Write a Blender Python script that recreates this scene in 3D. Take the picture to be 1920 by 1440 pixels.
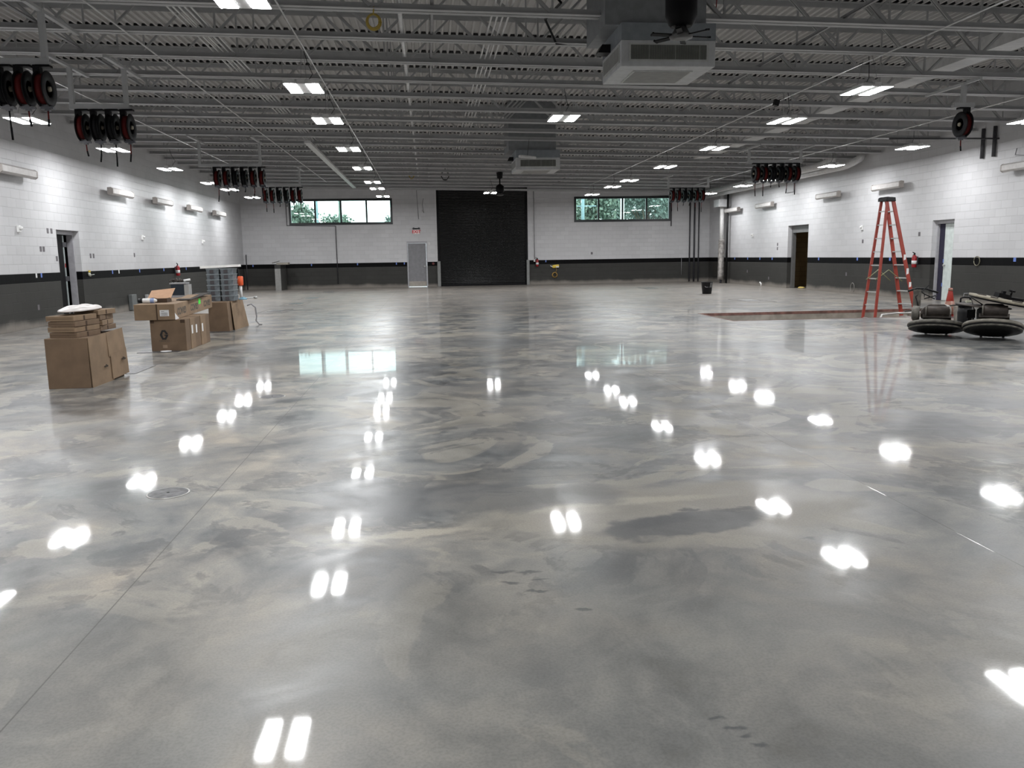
import bpy, bmesh, math, random
from math import sin, cos, pi, radians as R
from mathutils import Vector as V, Matrix, Euler
random.seed(7)
S = bpy.context.scene
COL = S.collection
for o in list(bpy.data.objects): bpy.data.objects.remove(o)

# ---------------------------------------------------------------- camera
F_PX = 1554.3; YAW = .0986; PITCH = .1533; ROLL = -.0154; CAMZ = 1.4486
fw = V((sin(YAW)*cos(PITCH), cos(YAW)*cos(PITCH), -sin(PITCH)))
rt0 = V((cos(YAW), -sin(YAW), 0)); up0 = rt0.cross(fw)
rt = rt0*cos(ROLL) + up0*sin(ROLL); up = -rt0*sin(ROLL) + up0*cos(ROLL)
cd = bpy.data.cameras.new('camera'); cam = bpy.data.objects.new('camera', cd); COL.objects.link(cam)
cd.sensor_fit = 'HORIZONTAL'; cd.sensor_width = 36; cd.lens = F_PX/1920*36; cd.clip_end = 400; cd.clip_start = .05
m = Matrix((rt, up, -fw)).transposed().to_4x4(); m.translation = (0, 0, CAMZ); cam.matrix_world = m
S.camera = cam
# ---------------------------------------------------------------- world, exposure
S.view_settings.view_transform = 'Standard'; S.view_settings.look = 'None'
S.view_settings.exposure = 1.0; S.view_settings.gamma = 1; S.view_settings.use_curve_mapping = False
w = bpy.data.worlds.new('world'); S.world = w; w.use_nodes = True
bg = w.node_tree.nodes['Background']; bg.inputs[0].default_value = (.84, .97, 1, 1); bg.inputs[1].default_value = 2.2
PANEL = 58.0          # brightness of the LED panels
# ---------------------------------------------------------------- dimensions
XL, XR, YF, YB = -8.873, 14.403, 41.854, -5.0
SL = -.0176
def zc(x): return 4.738 + SL*x          # underside of the roof joists
JD = 1.22                               # joist depth
C8 = .2032

# ---------------------------------------------------------------- materials
def nt(name):
    m = bpy.data.materials.new(name); m.use_nodes = True
    n = m.node_tree.nodes; return m, n, m.node_tree.links, n['Principled BSDF']
def mathn(n, l, op, a, b=None, c=None, clamp=False):
    x = n.new('ShaderNodeMath'); x.operation = op; x.use_clamp = clamp
    for i, v in enumerate((a, b, c)):
        if v is None: continue
        if isinstance(v, (int, float)): x.inputs[i].default_value = v
        else: l.new(v, x.inputs[i])
    return x.outputs[0]
def mixc(n, l, f, a, b):
    x = n.new('ShaderNodeMix'); x.data_type = 'RGBA'
    for k, v in ((0, f), (6, a), (7, b)):
        if isinstance(v, (int, float)): x.inputs[k].default_value = v
        elif isinstance(v, tuple): x.inputs[k].default_value = v if len(v) == 4 else v+(1,)
        else: l.new(v, x.inputs[k])
    return x.outputs[2]
def noise(n, l, vec, scale, detail=3, rough=.5, dist=0):
    x = n.new('ShaderNodeTexNoise'); x.inputs['Scale'].default_value = scale; x.inputs['Detail'].default_value = detail
    x.inputs['Roughness'].default_value = rough; x.inputs['Distortion'].default_value = dist
    l.new(vec, x.inputs['Vector']); return x.outputs['Fac']
def mrange(n, l, v, a, b, c=0., d=1., smooth=True):
    x = n.new('ShaderNodeMapRange'); x.interpolation_type = 'SMOOTHSTEP' if smooth else 'LINEAR'
    for k, q in zip((1, 2, 3, 4), (a, b, c, d)): x.inputs[k].default_value = q
    l.new(v, x.inputs[0]); return x.outputs[0]
_M = {}
def mat(name, col=(.5, .5, .5), rough=.5, metal=0, var=.08, scale=8, emit=0, spec=.5):
    if name in _M: return _M[name]
    m, n, l, b = nt(name)
    tc = n.new('ShaderNodeTexCoord')
    f = noise(n, l, tc.outputs['Object'], scale, 4)
    f = mrange(n, l, f, .3, .7)
    c1 = tuple(max(0, c*(1-var)) for c in col); c2 = tuple(min(1, c*(1+var)) for c in col)
    l.new(mixc(n, l, f, c1, c2), b.inputs['Base Color'])
    b.inputs['Roughness'].default_value = rough; b.inputs['Metallic'].default_value = metal
    b.inputs['Specular IOR Level'].default_value = spec
    if emit:
        b.inputs['Emission Color'].default_value = col+(1,); b.inputs['Emission Strength'].default_value = emit
    _M[name] = m; return m
STEEL = mat('painted_steel', (.41, .415, .42), .45, var=.06, scale=3)
WHITEPIPE = mat('white_painted_metal', (.62, .62, .62), .4)
WHITE = mat('white_plastic', (.75, .75, .74), .4)
BLACK = mat('black_plastic', (.006, .006, .007), .45, spec=.3)
BLACKM = mat('black_metal', (.006, .006, .007), .5, spec=.12)
GREYM = mat('grey_metal', (.28, .28, .29), .45)
DGREYM = mat('dark_grey_pipe', (.045, .045, .052), .5)
GALV = mat('galvanised_metal', (.42, .43, .44), .35, .6, var=.2, scale=12)
RED = mat('red_paint', (.25, .006, .01), .35)
HOSER = mat('red_hose', (.07, .006, .006), .6, spec=.12)
HOSEB = mat('black_hose', (.006, .006, .007), .6, spec=.12)
CARD = mat('cardboard', (.165, .108, .066), .8, var=.12, scale=5)
CARD2 = mat('cardboard_light', (.235, .16, .098), .8, var=.12, scale=5)
CARDD = mat('cardboard_dark', (.06, .035, .02), .85)
INK = mat('black_print', (.012, .011, .01), .7)
INKG = mat('grey_print', (.085, .07, .055), .8)
PAPER = mat('paper_label', (.7, .7, .7), .7)
GREEN = mat('green_sticker', (.05, .75, .06), .6)
FIBER = mat('orange_fibreglass', (.27, .04, .026), .45, var=.1)
ALU = mat('aluminium', (.55, .55, .54), .35, .7)
BLUE = mat('blue_tape', (.12, .2, .55), .6)
YEL = mat('yellow_plastic', (.7, .5, .06), .45)
CONEO = mat('orange_cone_rubber', (.30, .022, .012), .5)
CONEW = mat('cone_collar', (.26, .13, .095), .35)
DUST = mat('dusty_grey_metal', (.115, .108, .092), .7, var=.35, scale=14)
DUSTB = mat('dusty_brown_metal', (.04, .031, .025), .65, var=.3, scale=12)
TAN = mat('dusty_tan_metal', (.25, .225, .17), .7, var=.25, scale=9)
PLATE = mat('worn_steel_plate', (.12, .12, .125), .35, .6, var=.5, scale=20)
DARKHOLE = mat('dark_recess', (.01, .01, .01), .9)
LED = mat('led_panel', (.985, .99, 1), .5, var=0, emit=PANEL)
NAVY = mat('dark_blue_plastic', (.006, .014, .024), .4)
BAG = mat('white_plastic_bag', (.72, .68, .66), .35)
TOTE = mat('grey_tote', (.13, .15, .165), .45, var=.25, scale=14)
DOORG = mat('grey_door_paint', (.20, .20, .212), .4)
DOORW = mat('white_door_paint', (.60, .66, .64), .4)
FRAMEG = mat('frame_grey_paint', (.36, .355, .38), .4)
FRAMEB = mat('black_window_frame', (.008, .012, .014), .4)
BARK = mat('bark', (.09, .07, .05), .9)

def wall_mat(name):
    m, n, l, b = nt(name)
    tc = n.new('ShaderNodeTexCoord'); sx = n.new('ShaderNodeSeparateXYZ'); l.new(tc.outputs['Object'], sx.inputs[0])
    u = mathn(n, l, 'ADD', sx.outputs[0], sx.outputs[1]); z = sx.outputs[2]
    cb = n.new('ShaderNodeCombineXYZ'); l.new(u, cb.inputs[0]); l.new(z, cb.inputs[1])
    br = n.new('ShaderNodeTexBrick'); l.new(cb.outputs[0], br.inputs['Vector'])
    br.inputs['Scale'].default_value = 1; br.inputs['Brick Width'].default_value = .4064; br.inputs['Row Height'].default_value = C8
    br.inputs['Mortar Size'].default_value = .006; br.inputs['Mortar Smooth'].default_value = .6
    br.inputs['Color1'].default_value = (1, 1, 1, 1); br.inputs['Color2'].default_value = (.93, .93, .93, 1); br.inputs['Mortar'].default_value = (.84, .84, .84, 1)
    nz = noise(n, l, tc.outputs['Object'], 60, 3)
    nb = noise(n, l, tc.outputs['Object'], 1.2, 4)
    white = mixc(n, l, nb, (.52, .52, .535), (.60, .60, .61))
    grey = mixc(n, l, nb, (.048, .048, .045), (.060, .059, .056))
    black = (.0045, .0045, .005, 1)
    c = mixc(n, l, mathn(n, l, 'GREATER_THAN', z, 5*C8), grey, black)
    c = mixc(n, l, mathn(n, l, 'GREATER_THAN', z, 6*C8), c, white)
    d = mathn(n, l, 'ADD', z, mathn(n, l, 'MULTIPLY', nb, -.28))      # dust and splash along the foot of the wall
    dm = mrange(n, l, d, -.10, .10, .75, 0)
    c = mixc(n, l, dm, c, (.30, .275, .245))
    mx = n.new('ShaderNodeMix'); mx.data_type = 'RGBA'; mx.blend_type = 'MULTIPLY'; mx.inputs[0].default_value = 1
    l.new(c, mx.inputs[6]); l.new(br.outputs['Color'], mx.inputs[7]); l.new(mx.outputs[2], b.inputs['Base Color'])
    bp = n.new('ShaderNodeBump'); bp.inputs['Strength'].default_value = .6; bp.inputs['Distance'].default_value = .006
    h = mathn(n, l, 'ADD', mathn(n, l, 'MULTIPLY', br.outputs['Fac'], -1), mathn(n, l, 'MULTIPLY', nz, .15))
    l.new(h, bp.inputs['Height']); l.new(bp.outputs[0], b.inputs['Normal'])
    b.inputs['Roughness'].default_value = .45; l.new(mrange(n, l, z, 6*C8-.001, 6*C8+.001, .06, .3), b.inputs['Specular IOR Level'])
    return m
WALL = wall_mat('painted_block_wall')

def tan_mat():
    m, n, l, b = nt('tan_block_wall'); tc = n.new('ShaderNodeTexCoord')
    sx = n.new('ShaderNodeSeparateXYZ'); l.new(tc.outputs['Object'], sx.inputs[0])
    cb = n.new('ShaderNodeCombineXYZ'); l.new(mathn(n, l, 'ADD', sx.outputs[0], sx.outputs[1]), cb.inputs[0]); l.new(sx.outputs[2], cb.inputs[1])
    br = n.new('ShaderNodeTexBrick'); l.new(cb.outputs[0], br.inputs['Vector'])
    br.inputs['Scale'].default_value = 1; br.inputs['Brick Width'].default_value = .4064; br.inputs['Row Height'].default_value = C8
    br.inputs['Mortar Size'].default_value = .01
    br.inputs['Color1'].default_value = (.34, .24, .12, 1); br.inputs['Color2'].default_value = (.30, .21, .105, 1); br.inputs['Mortar'].default_value = (.22, .15, .08, 1)
    l.new(br.outputs['Color'], b.inputs['Base Color']); b.inputs['Roughness'].default_value = .8
    return m
TANWALL = tan_mat()

def floor_mat():
    m, n, l, b = nt('polished_concrete')
    tc = n.new('ShaderNodeTexCoord'); P = tc.outputs['Object']
    sx = n.new('ShaderNodeSeparateXYZ'); l.new(P, sx.inputs[0]); X, Y = sx.outputs[0], sx.outputs[1]
    big = noise(n, l, P, .55, 6, .62, 1.4)
    mid = noise(n, l, P, 1.7, 8, .6, 1.1)
    fine = noise(n, l, P, 9, 8, .65, .5)
    grit = noise(n, l, P, 90, 3, .6)
    v = mathn(n, l, 'ADD', mathn(n, l, 'MULTIPLY', big, .5), mathn(n, l, 'MULTIPLY', mid, .38))
    v = mathn(n, l, 'ADD', v, mathn(n, l, 'MULTIPLY', fine, .12)); v = mrange(n, l, v, .385, .625, 0, 1, False)
    cr = n.new('ShaderNodeValToRGB'); l.new(v, cr.inputs[0]); e = cr.color_ramp.elements
    e[0].position = .0; e[0].color = (.07, .075, .078, 1); e[1].position = 1.0; e[1].color = (.45, .41, .345, 1)
    for p, c in ((.22, (.135, .142, .145, 1)), (.46, (.215, .214, .205, 1)), (.70, (.30, .288, .26, 1))):
        q = cr.color_ramp.elements.new(p); q.color = c
    hue = noise(n, l, P, .9, 4, .5, .6)
    hm_ = n.new('ShaderNodeMix'); hm_.data_type = 'RGBA'; hm_.blend_type = 'MULTIPLY'; hm_.inputs[0].default_value = 1
    l.new(cr.outputs[0], hm_.inputs[6]); l.new(mixc(n, l, mrange(n, l, hue, .38, .62), (.965, .99, 1.005), (1.03, .99, .95)), hm_.inputs[7])
    c = hm_.outputs[2]
    # sharp-edged cloudy patches from the pour
    def shifted(dx, dy):
        mp = n.new('ShaderNodeMapping'); mp.inputs['Location'].default_value = (dx, dy, 0); l.new(P, mp.inputs[0]); return mp.outputs[0]
    near = mrange(n, l, Y, 2.9, 4.3)
    c = mixc(n, l, mathn(n, l, 'MULTIPLY', mathn(n, l, 'SUBTRACT', 1, near), .5), c, (.255, .247, .222))
    n1 = noise(n, l, shifted(13, 7), .75, 5, .55, 1.6); m1 = mrange(n, l, n1, .545, .575)
    c = mixc(n, l, mathn(n, l, 'MULTIPLY', m1, mathn(n, l, 'MULTIPLY_ADD', near, .30, .22)), c, (.42, .39, .325))
    n2 = noise(n, l, shifted(-21, 3), 1.0, 6, .6, 1.8); m2 = mathn(n, l, 'MULTIPLY', mrange(n, l, n2, .54, .575), mrange(n, l, fine, .32, .55))
    c = mixc(n, l, mathn(n, l, 'MULTIPLY', m2, mathn(n, l, 'MULTIPLY_ADD', near, .45, .18)), c, (.085, .09, .096))
    # light and dark pour marks, spills and footprints with their own outlines
    wob = n.new('ShaderNodeTexNoise'); wob.inputs['Scale'].default_value = 3.2; wob.inputs['Detail'].default_value = 6; l.new(P, wob.inputs['Vector'])
    wob2 = n.new('ShaderNodeTexNoise'); wob2.inputs['Scale'].default_value = 16; wob2.inputs['Detail'].default_value = 4; l.new(P, wob2.inputs['Vector'])
    def disp(src, amt):
        s1 = n.new('ShaderNodeVectorMath'); s1.operation = 'SUBTRACT'; l.new(src.outputs['Color'], s1.inputs[0]); s1.inputs[1].default_value = (.5, .5, .5)
        s2 = n.new('ShaderNodeVectorMath'); s2.operation = 'SCALE'; l.new(s1.outputs[0], s2.inputs[0]); s2.inputs[3].default_value = amt
        s3 = n.new('ShaderNodeVectorMath'); s3.operation = 'ADD'; l.new(P, s3.inputs[0]); l.new(s2.outputs[0], s3.inputs[1]); return s3.outputs[0]
    W1 = disp(wob, .42); W2 = disp(wob2, .10)
    def blob(W, x, y, rx, ry, rot, soft, amt, col):
        nonlocal c
        mp = n.new('ShaderNodeMapping'); mp.vector_type = 'TEXTURE'
        mp.inputs['Location'].default_value = (x, y, 0); mp.inputs['Rotation'].default_value = (0, 0, R(rot)); mp.inputs['Scale'].default_value = (rx, ry, 1000)
        l.new(W, mp.inputs[0]); ln = n.new('ShaderNodeVectorMath'); ln.operation = 'LENGTH'; l.new(mp.outputs[0], ln.inputs[0])
        f = mrange(n, l, ln.outputs['Value'], 1-soft, 1+soft*.4, amt, 0)
        c = mixc(n, l, f, c, col)
    CR = (.46, .425, .35); DK = (.07, .074, .08)
    blob(W1, 1.35, 4.45, 1.25, .62, 0, .25, .75, (.34, .315, .265)); blob(W1, 1.35, 4.22, .62, .20, 12, .2, .85, (.09, .095, .10))
    blob(W2, 1.22, 4.28, .30, .09, 20, .5, .6, DK); blob(W2, 1.72, 4.42, .13, .05, 5, .5, .8, (.06, .062, .066)); blob(W2, 1.45, 4.45, .08, .03, 0, .5, .8, (.06, .062, .066))
    blob(W2, 1.05, 4.66, .75, .075, 3, .5, .8, CR); blob(W2, .75, 4.55, .30, .10, -10, .6, .6, CR)
    blob(W2, -.10, 4.26, .33, .07, 9, .5, .85, CR); blob(W2, -.42, 4.12, .16, .05, 0, .5, .6, CR)
    blob(W1, .25, 4.85, .95, .34, 0, .2, .7, (.115, .12, .125)); blob(W1, -.35, 3.75, .35, .4, 0, .3, .6, (.12, .125, .13))
    blob(W1, .5, 9.2, 1.5, .35, 0, .6, .5, (.12, .125, .13)); blob(W1, 2.2, 8.8, 1.3, .3, 8, .6, .5, (.12, .125, .13))
    blob(W1, 3.4, 6.0, 1.2, .25, -5, .6, .5, (.13, .135, .14)); blob(W2, 2.4, 5.3, .4, .05, 0, .5, .7, CR)
    blob(W1, .9, 14.2, 1.3, 1.2, 0, .7, .7, (.13, .135, .14)); blob(W1, 5.5, 12.5, 1.8, 1.0, 0, .7, .5, (.16, .167, .17)); blob(W1, 9.0, 13.2, 2.2, 1.1, 0, .6, .6, (.14, .147, .152))
    blob(W1, -2.6, 11.5, 1.6, 1.0, 0, .7, .5, (.21, .19, .165)); blob(W1, -3.2, 8.2, .9, .5, 0, .7, .5, (.22, .2, .175))
    for (x, y, a, bb) in ((.86, 2.34, .035, .015), (.90, 2.28, .03, .014), (.91, 2.24, .03, .014), (.94, 2.19, .03, .018), (.3, 3.66, .06, .02), (.42, 3.64, .07, .02), (.33, 3.52, .05, .014),
                          (.46, 3.54, .05, .014), (.42, 3.42, .05, .014), (-.22, 2.15, .035, .02), (-.6, 2.2, .04, .02), (-2.3, 4.6, .03, .015), (.6, 3.2, .04, .02), (1.9, 3.9, .05, .02)):
        blob(W2, x, y, a, bb, 0, .6, .75, DK)
    # beige unpolished band towards the far end and along the walls
    far = mathn(n, l, 'ADD', Y, mathn(n, l, 'MULTIPLY', mid, 6.0)); farm = mrange(n, l, far, 21, 31)
    edge = mathn(n, l, 'MAXIMUM', mrange(n, l, X, -4.6, -6.8), mrange(n, l, X, 11.3, 13.8))
    farm = mathn(n, l, 'MAXIMUM', farm, mathn(n, l, 'MULTIPLY', edge, .6))
    c = mixc(n, l, mathn(n, l, 'MULTIPLY', farm, .62), c, mixc(n, l, mid, (.20, .18, .16), (.36, .32, .28)))
    # saw-cut joints
    def joint(A, off, per, w):
        q = mathn(n, l, 'ABSOLUTE', mathn(n, l, 'WRAP', mathn(n, l, 'SUBTRACT', A, off), per/2, -per/2)); return mrange(n, l, q, w, w*1.8, 1, 0)
    J = mathn(n, l, 'MAXIMUM', joint(X, -1.375, 4.06, .0022), joint(Y, 5.29, 4.37, .002))
    c = mixc(n, l, mathn(n, l, 'MULTIPLY', J, .75), c, (.07, .065, .06))
    gr = n.new('ShaderNodeMix'); gr.data_type = 'RGBA'; gr.blend_type = 'MULTIPLY'; gr.inputs[0].default_value = 1
    l.new(c, gr.inputs[6]); l.new(mixc(n, l, mrange(n, l, grit, .35, .6), (.79, .79, .79), (.93, .93, .93)), gr.inputs[7])
    l.new(gr.outputs[2], b.inputs['Base Color'])
    rr = mathn(n, l, 'ADD', mrange(n, l, mid, .3, .7, .30, .46), mathn(n, l, 'MULTIPLY', farm, .16)); l.new(rr, b.inputs['Roughness'])
    b.inputs['Coat Weight'].default_value = .38; b.inputs['Specular IOR Level'].default_value = .42
    l.new(mathn(n, l, 'ADD', mrange(n, l, big, .35, .65, .03, .06), mathn(n, l, 'MULTIPLY', farm, .10)), b.inputs['Coat Roughness'])
    bp = n.new('ShaderNodeBump'); bp.inputs['Strength'].default_value = .06; bp.inputs['Distance'].default_value = .006
    hh = mathn(n, l, 'ADD', noise(n, l, P, 2.2, 2), mathn(n, l, 'MULTIPLY', J, -.5)); l.new(hh, bp.inputs['Height'])
    l.new(bp.outputs[0], b.inputs['Normal']); l.new(bp.outputs[0], b.inputs['Coat Normal'])
    return m
FLOOR = floor_mat()

def deck_mat():
    m, n, l, b = nt('painted_roof_deck'); tc = n.new('ShaderNodeTexCoord')
    sx = n.new('ShaderNodeSeparateXYZ'); l.new(tc.outputs['Object'], sx.inputs[0])
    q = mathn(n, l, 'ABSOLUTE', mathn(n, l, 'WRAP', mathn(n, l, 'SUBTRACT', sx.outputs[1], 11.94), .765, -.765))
    nearj = mathn(n, l, 'LESS_THAN', q, .15)         # near-black over each joist, only on the raised flutes
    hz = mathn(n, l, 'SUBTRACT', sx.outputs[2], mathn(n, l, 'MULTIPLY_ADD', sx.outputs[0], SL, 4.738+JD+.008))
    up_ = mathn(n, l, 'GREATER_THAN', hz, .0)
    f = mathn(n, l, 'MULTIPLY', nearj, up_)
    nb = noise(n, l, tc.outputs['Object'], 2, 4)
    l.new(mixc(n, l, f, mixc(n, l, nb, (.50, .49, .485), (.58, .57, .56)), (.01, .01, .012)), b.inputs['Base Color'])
    b.inputs['Roughness'].default_value = .5; return m
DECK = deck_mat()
def leaf_mat(name, c1, c2):
    m, n, l, b = nt(name); g = n.new('ShaderNodeNewGeometry')
    l.new(mixc(n, l, g.outputs['Random Per Island'], c1, c2), b.inputs['Base Color']); b.inputs['Roughness'].default_value = .6; return m
LEAF1 = leaf_mat('foliage_green', (.07, .11, .085), (.24, .29, .225)); LEAF2 = leaf_mat('foliage_blue_green', (.07, .105, .09), (.22, .27, .235))
def glass_mat():
    m = bpy.data.materials.new('window_glass'); m.use_nodes = True; n = m.node_tree.nodes; l = m.node_tree.links; n.clear()
    o = n.new('ShaderNodeOutputMaterial'); a = n.new('ShaderNodeBsdfTransparent'); a.inputs[0].default_value = (.86, .95, .93, 1)
    g = n.new('ShaderNodeBsdfGlossy'); g.inputs['Roughness'].default_value = .0; fr = n.new('ShaderNodeFresnel'); fr.inputs[0].default_value = 1.5
    x = n.new('ShaderNodeMixShader'); l.new(fr.outputs[0], x.inputs[0]); l.new(a.outputs[0], x.inputs[1]); l.new(g.outputs[0], x.inputs[2]); l.new(x.outputs[0], o.inputs[0]); return m
GLASS = glass_mat()

# ---------------------------------------------------------------- mesh helpers
def B(): return bmesh.new()
def box(bm, lo, hi, M=None):
    x0, y0, z0 = lo; x1, y1, z1 = hi
    P = [V(p) for p in ((x0,y0,z0),(x1,y0,z0),(x1,y1,z0),(x0,y1,z0),(x0,y0,z1),(x1,y0,z1),(x1,y1,z1),(x0,y1,z1))]
    if M: P = [M @ p for p in P]
    v = [bm.verts.new(p) for p in P]
    for f in ((3,2,1,0),(4,5,6,7),(0,1,5,4),(1,2,6,5),(2,3,7,6),(3,0,4,7)): bm.faces.new([v[i] for i in f])
    return bm
def cbox(bm, c, s, rot=(0,0,0)):
    M = Matrix.Translation(c) @ Euler(rot).to_matrix().to_4x4()
    return box(bm, (-s[0]/2,-s[1]/2,-s[2]/2), (s[0]/2,s[1]/2,s[2]/2), M)
def frame_of(d):
    d = d.normalized(); a = V((0,0,1)) if abs(d.z) < .95 else V((1,0,0))
    s = d.cross(a).normalized(); return s, s.cross(d).normalized()
def cyl(bm, p0, p1, r0, r1=None, seg=16, caps=True):
    p0, p1 = V(p0), V(p1); r1 = r0 if r1 is None else r1; s, t = frame_of(p1-p0)
    A = []; Bv = []
    for i in range(seg):
        a = 2*pi*i/seg; d = s*cos(a)+t*sin(a); A.append(bm.verts.new(p0+d*r0)); Bv.append(bm.verts.new(p1+d*r1))
    for i in range(seg):
        j = (i+1) % seg; f = bm.faces.new((A[i], A[j], Bv[j], Bv[i])); f.smooth = True
    if caps: bm.faces.new(A[::-1]); bm.faces.new(Bv)
    return bm
def tube(bm, pts, r, seg=8):
    pts = [V(p) for p in pts]; rings = []
    for k, p in enumerate(pts):
        d = (pts[min(k+1, len(pts)-1)]-pts[max(k-1, 0)]); s, t = frame_of(d)
        if rings:
            # keep the frame from twisting
            d = d.normalized(); s = (ps-d*ps.dot(d)).normalized(); t = s.cross(d)
        ps = s
        rings.append([bm.verts.new(p+(s*cos(2*pi*i/seg)+t*sin(2*pi*i/seg))*r) for i in range(seg)])
    for a, b_ in zip(rings, rings[1:]):
        for i in range(seg):
            j = (i+1) % seg; f = bm.faces.new((a[i], a[j], b_[j], b_[i])); f.smooth = True
    bm.faces.new(rings[0][::-1]); bm.faces.new(rings[-1]); return bm
def lathe(bm, prof, c=(0,0,0), seg=24, M=None):
    c = V(c); rings = []
    for r, z in prof:
        ring = []
        for i in range(seg):
            p = V((r*cos(2*pi*i/seg), r*sin(2*pi*i/seg), z)); p = (M @ p if M else p)+c; ring.append(bm.verts.new(p))
        rings.append(ring)
    for a, b_ in zip(rings, rings[1:]):
        for i in range(seg):
            j = (i+1) % seg; f = bm.faces.new((a[i], a[j], b_[j], b_[i])); f.smooth = True
    bm.faces.new(rings[0][::-1]); bm.faces.new(rings[-1]); return bm
def prism(bm, poly, ax, a, b_):
    """extrude polygon (list of 2D) along axis ax from a to b_"""
    def P(p, t):
        return V((t, p[0], p[1])) if ax == 'x' else V((p[0], t, p[1])) if ax == 'y' else V((p[0], p[1], t))
    A = [bm.verts.new(P(p, a)) for p in poly]; Bv = [bm.verts.new(P(p, b_)) for p in poly]; k = len(poly)
    for i in range(k): bm.faces.new((A[i], A[(i+1) % k], Bv[(i+1) % k], Bv[i]))
    bm.faces.new(A[::-1]); bm.faces.new(Bv); return bm
def angle(bm, p0, p1, w, t=.006, side=1):
    """double-angle steel chord: an upright leg pair with two outward flanges, seen from below"""
    pass
def obj(name, bm, m, parent=None, bevel=0, loc=None):
    bmesh.ops.recalc_face_normals(bm, faces=bm.faces)
    me = bpy.data.meshes.new(name); bm.to_mesh(me); bm.free(); me.materials.append(m)
    o = bpy.data.objects.new(name, me); COL.objects.link(o)
    if parent: o.parent = parent
    if loc: o.location = loc
    if bevel:
        md = o.modifiers.new('bevel', 'BEVEL'); md.width = bevel; md.segments = 2; md.limit_method = 'ANGLE'
    return o
def thing(name, label, cat, loc=(0,0,0), rot=(0,0,0), group=None):
    o = bpy.data.objects.new(name, None); COL.objects.link(o); o.empty_display_size = .1
    o.location = loc; o.rotation_euler = rot; o['label'] = label; o['category'] = cat
    if group: o['group'] = group
    return o
def tag(o, label, cat, group=None):
    o['label'] = label; o['category'] = cat
    if group: o['group'] = group
    return o
def struct(o): o['kind'] = 'structure'; return o
def dup(root, loc=None, label=None, group=None, rot=None):
    r = root.copy(); COL.objects.link(r)
    if loc is not None: r.location = loc
    if rot is not None: r.rotation_euler = rot
    if label: r['label'] = label
    if group: r['group'] = group
    for ch in list(root.children):
        c = ch.copy(); COL.objects.link(c); c.parent = r
        for g in ch.children:
            d = g.copy(); COL.objects.link(d); d.parent = c
    return r
ORD = ['first','second','third','fourth','fifth','sixth','seventh','eighth','ninth','tenth','eleventh','twelfth','thirteenth','fourteenth','fifteenth','sixteenth','seventeenth','eighteenth','nineteenth','twentieth','twenty-first','twenty-second','twenty-third','twenty-fourth','twenty-fifth','twenty-sixth']
def text(name, s, m, parent, size, M, depth=.002, bold=0):
    cu = bpy.data.curves.new(name, 'FONT'); cu.body = s; cu.size = size; cu.extrude = depth; cu.offset = bold; cu.align_x = 'CENTER'; cu.align_y = 'CENTER'
    t = bpy.data.objects.new(name, cu); COL.objects.link(t)
    dg = bpy.context.evaluated_depsgraph_get(); me = bpy.data.meshes.new_from_object(t.evaluated_get(dg))
    bpy.data.objects.remove(t); me.materials.clear(); me.materials.append(m)
    o = bpy.data.objects.new(name, me); COL.objects.link(o); o.parent = parent; o.matrix_local = M
    return o

# ================================================================= SETTING
def wall(name, axis, const, thick, u0, u1, z0, ztop, openings):
    """wall in plane axis=const, thickness goes to const+thick; ztop(u) gives the top; openings (ua,ub,za,zb)"""
    us = sorted({u0, u1, *[o[0] for o in openings], *[o[1] for o in openings]}); zs = sorted({z0, *[o[2] for o in openings], *[o[3] for o in openings]})
    zs = [z for z in zs if z >= z0]
    bm = B()
    def P(u, z, k):
        c = const+k*thick; return V((c, u, z)) if axis == 'x' else V((u, c, z))
    def Z(u, z): return ztop(u) if z is None else z
    zl = zs+[None]
    def isopen(ua, ub, za):
        return any(o[0] <= ua+1e-6 and ub <= o[1]+1e-6 and o[2] <= za+1e-6 and za < o[3]-1e-6 for o in openings)
    for ua, ub in zip(us, us[1:]):
        for za, zb in zip(zl, zl[1:]):
            if isopen(ua, ub, za): continue
            for k in (0, 1): bm.faces.new([bm.verts.new(P(u, Z(u, z), k)) for u, z in ((ua, za), (ub, za), (ub, zb), (ua, zb))])
    def rev(a, b_):
        bm.faces.new([bm.verts.new(P(*a, 0)), bm.verts.new(P(*b_, 0)), bm.verts.new(P(*b_, 1)), bm.verts.new(P(*a, 1))])
    for ua, ub, za, zb in openings:
        rev((ua, za), (ua, zb)); rev((ub, za), (ub, zb)); rev((ua, zb), (ub, zb))
        if za > z0: rev((ua, za), (ub, za))
    rev((u0, z0), (u0, ztop(u0))); rev((u1, z0), (u1, ztop(u1))); rev((u0, ztop(u0)), (u1, ztop(u1)))
    me = bpy.data.meshes.new(name); bm.to_mesh(me); bm.free(); me.materials.append(WALL)
    o = bpy.data.objects.new(name, me); COL.objects.link(o); return struct(o)
TOPD = JD+.06
DL = (21.30, 22.62, 0, 2.245)                      # door in the left wall
DR1 = (30.62, 32.42, 0, 2.465); DR2 = (21.78, 22.77, 0, 2.265)
wall('wall_left', 'x', XL, -.30, YB, YF, 0, lambda u: zc(XL)+TOPD, [DL])
wall('wall_right', 'x', XR, .30, YB, YF, 0, lambda u: zc(XR)+TOPD, [DR2, DR1])
W1 = (-6.585, -1.645, 3.105, 4.305); W2 = (7.42, 12.345, 3.105, 4.305)
MD = (-.985, .015, 0, 11*C8); OD = (.527, 5.047, 0, 4.80)
wall('wall_far', 'y', YF, .30, XL, XR, 0, lambda u: zc(u)+TOPD, [W1, W2, MD, OD])
wall('wall_back', 'y', YB, -.30, XL, XR, 0, lambda u: zc(u)+TOPD, [])

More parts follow.
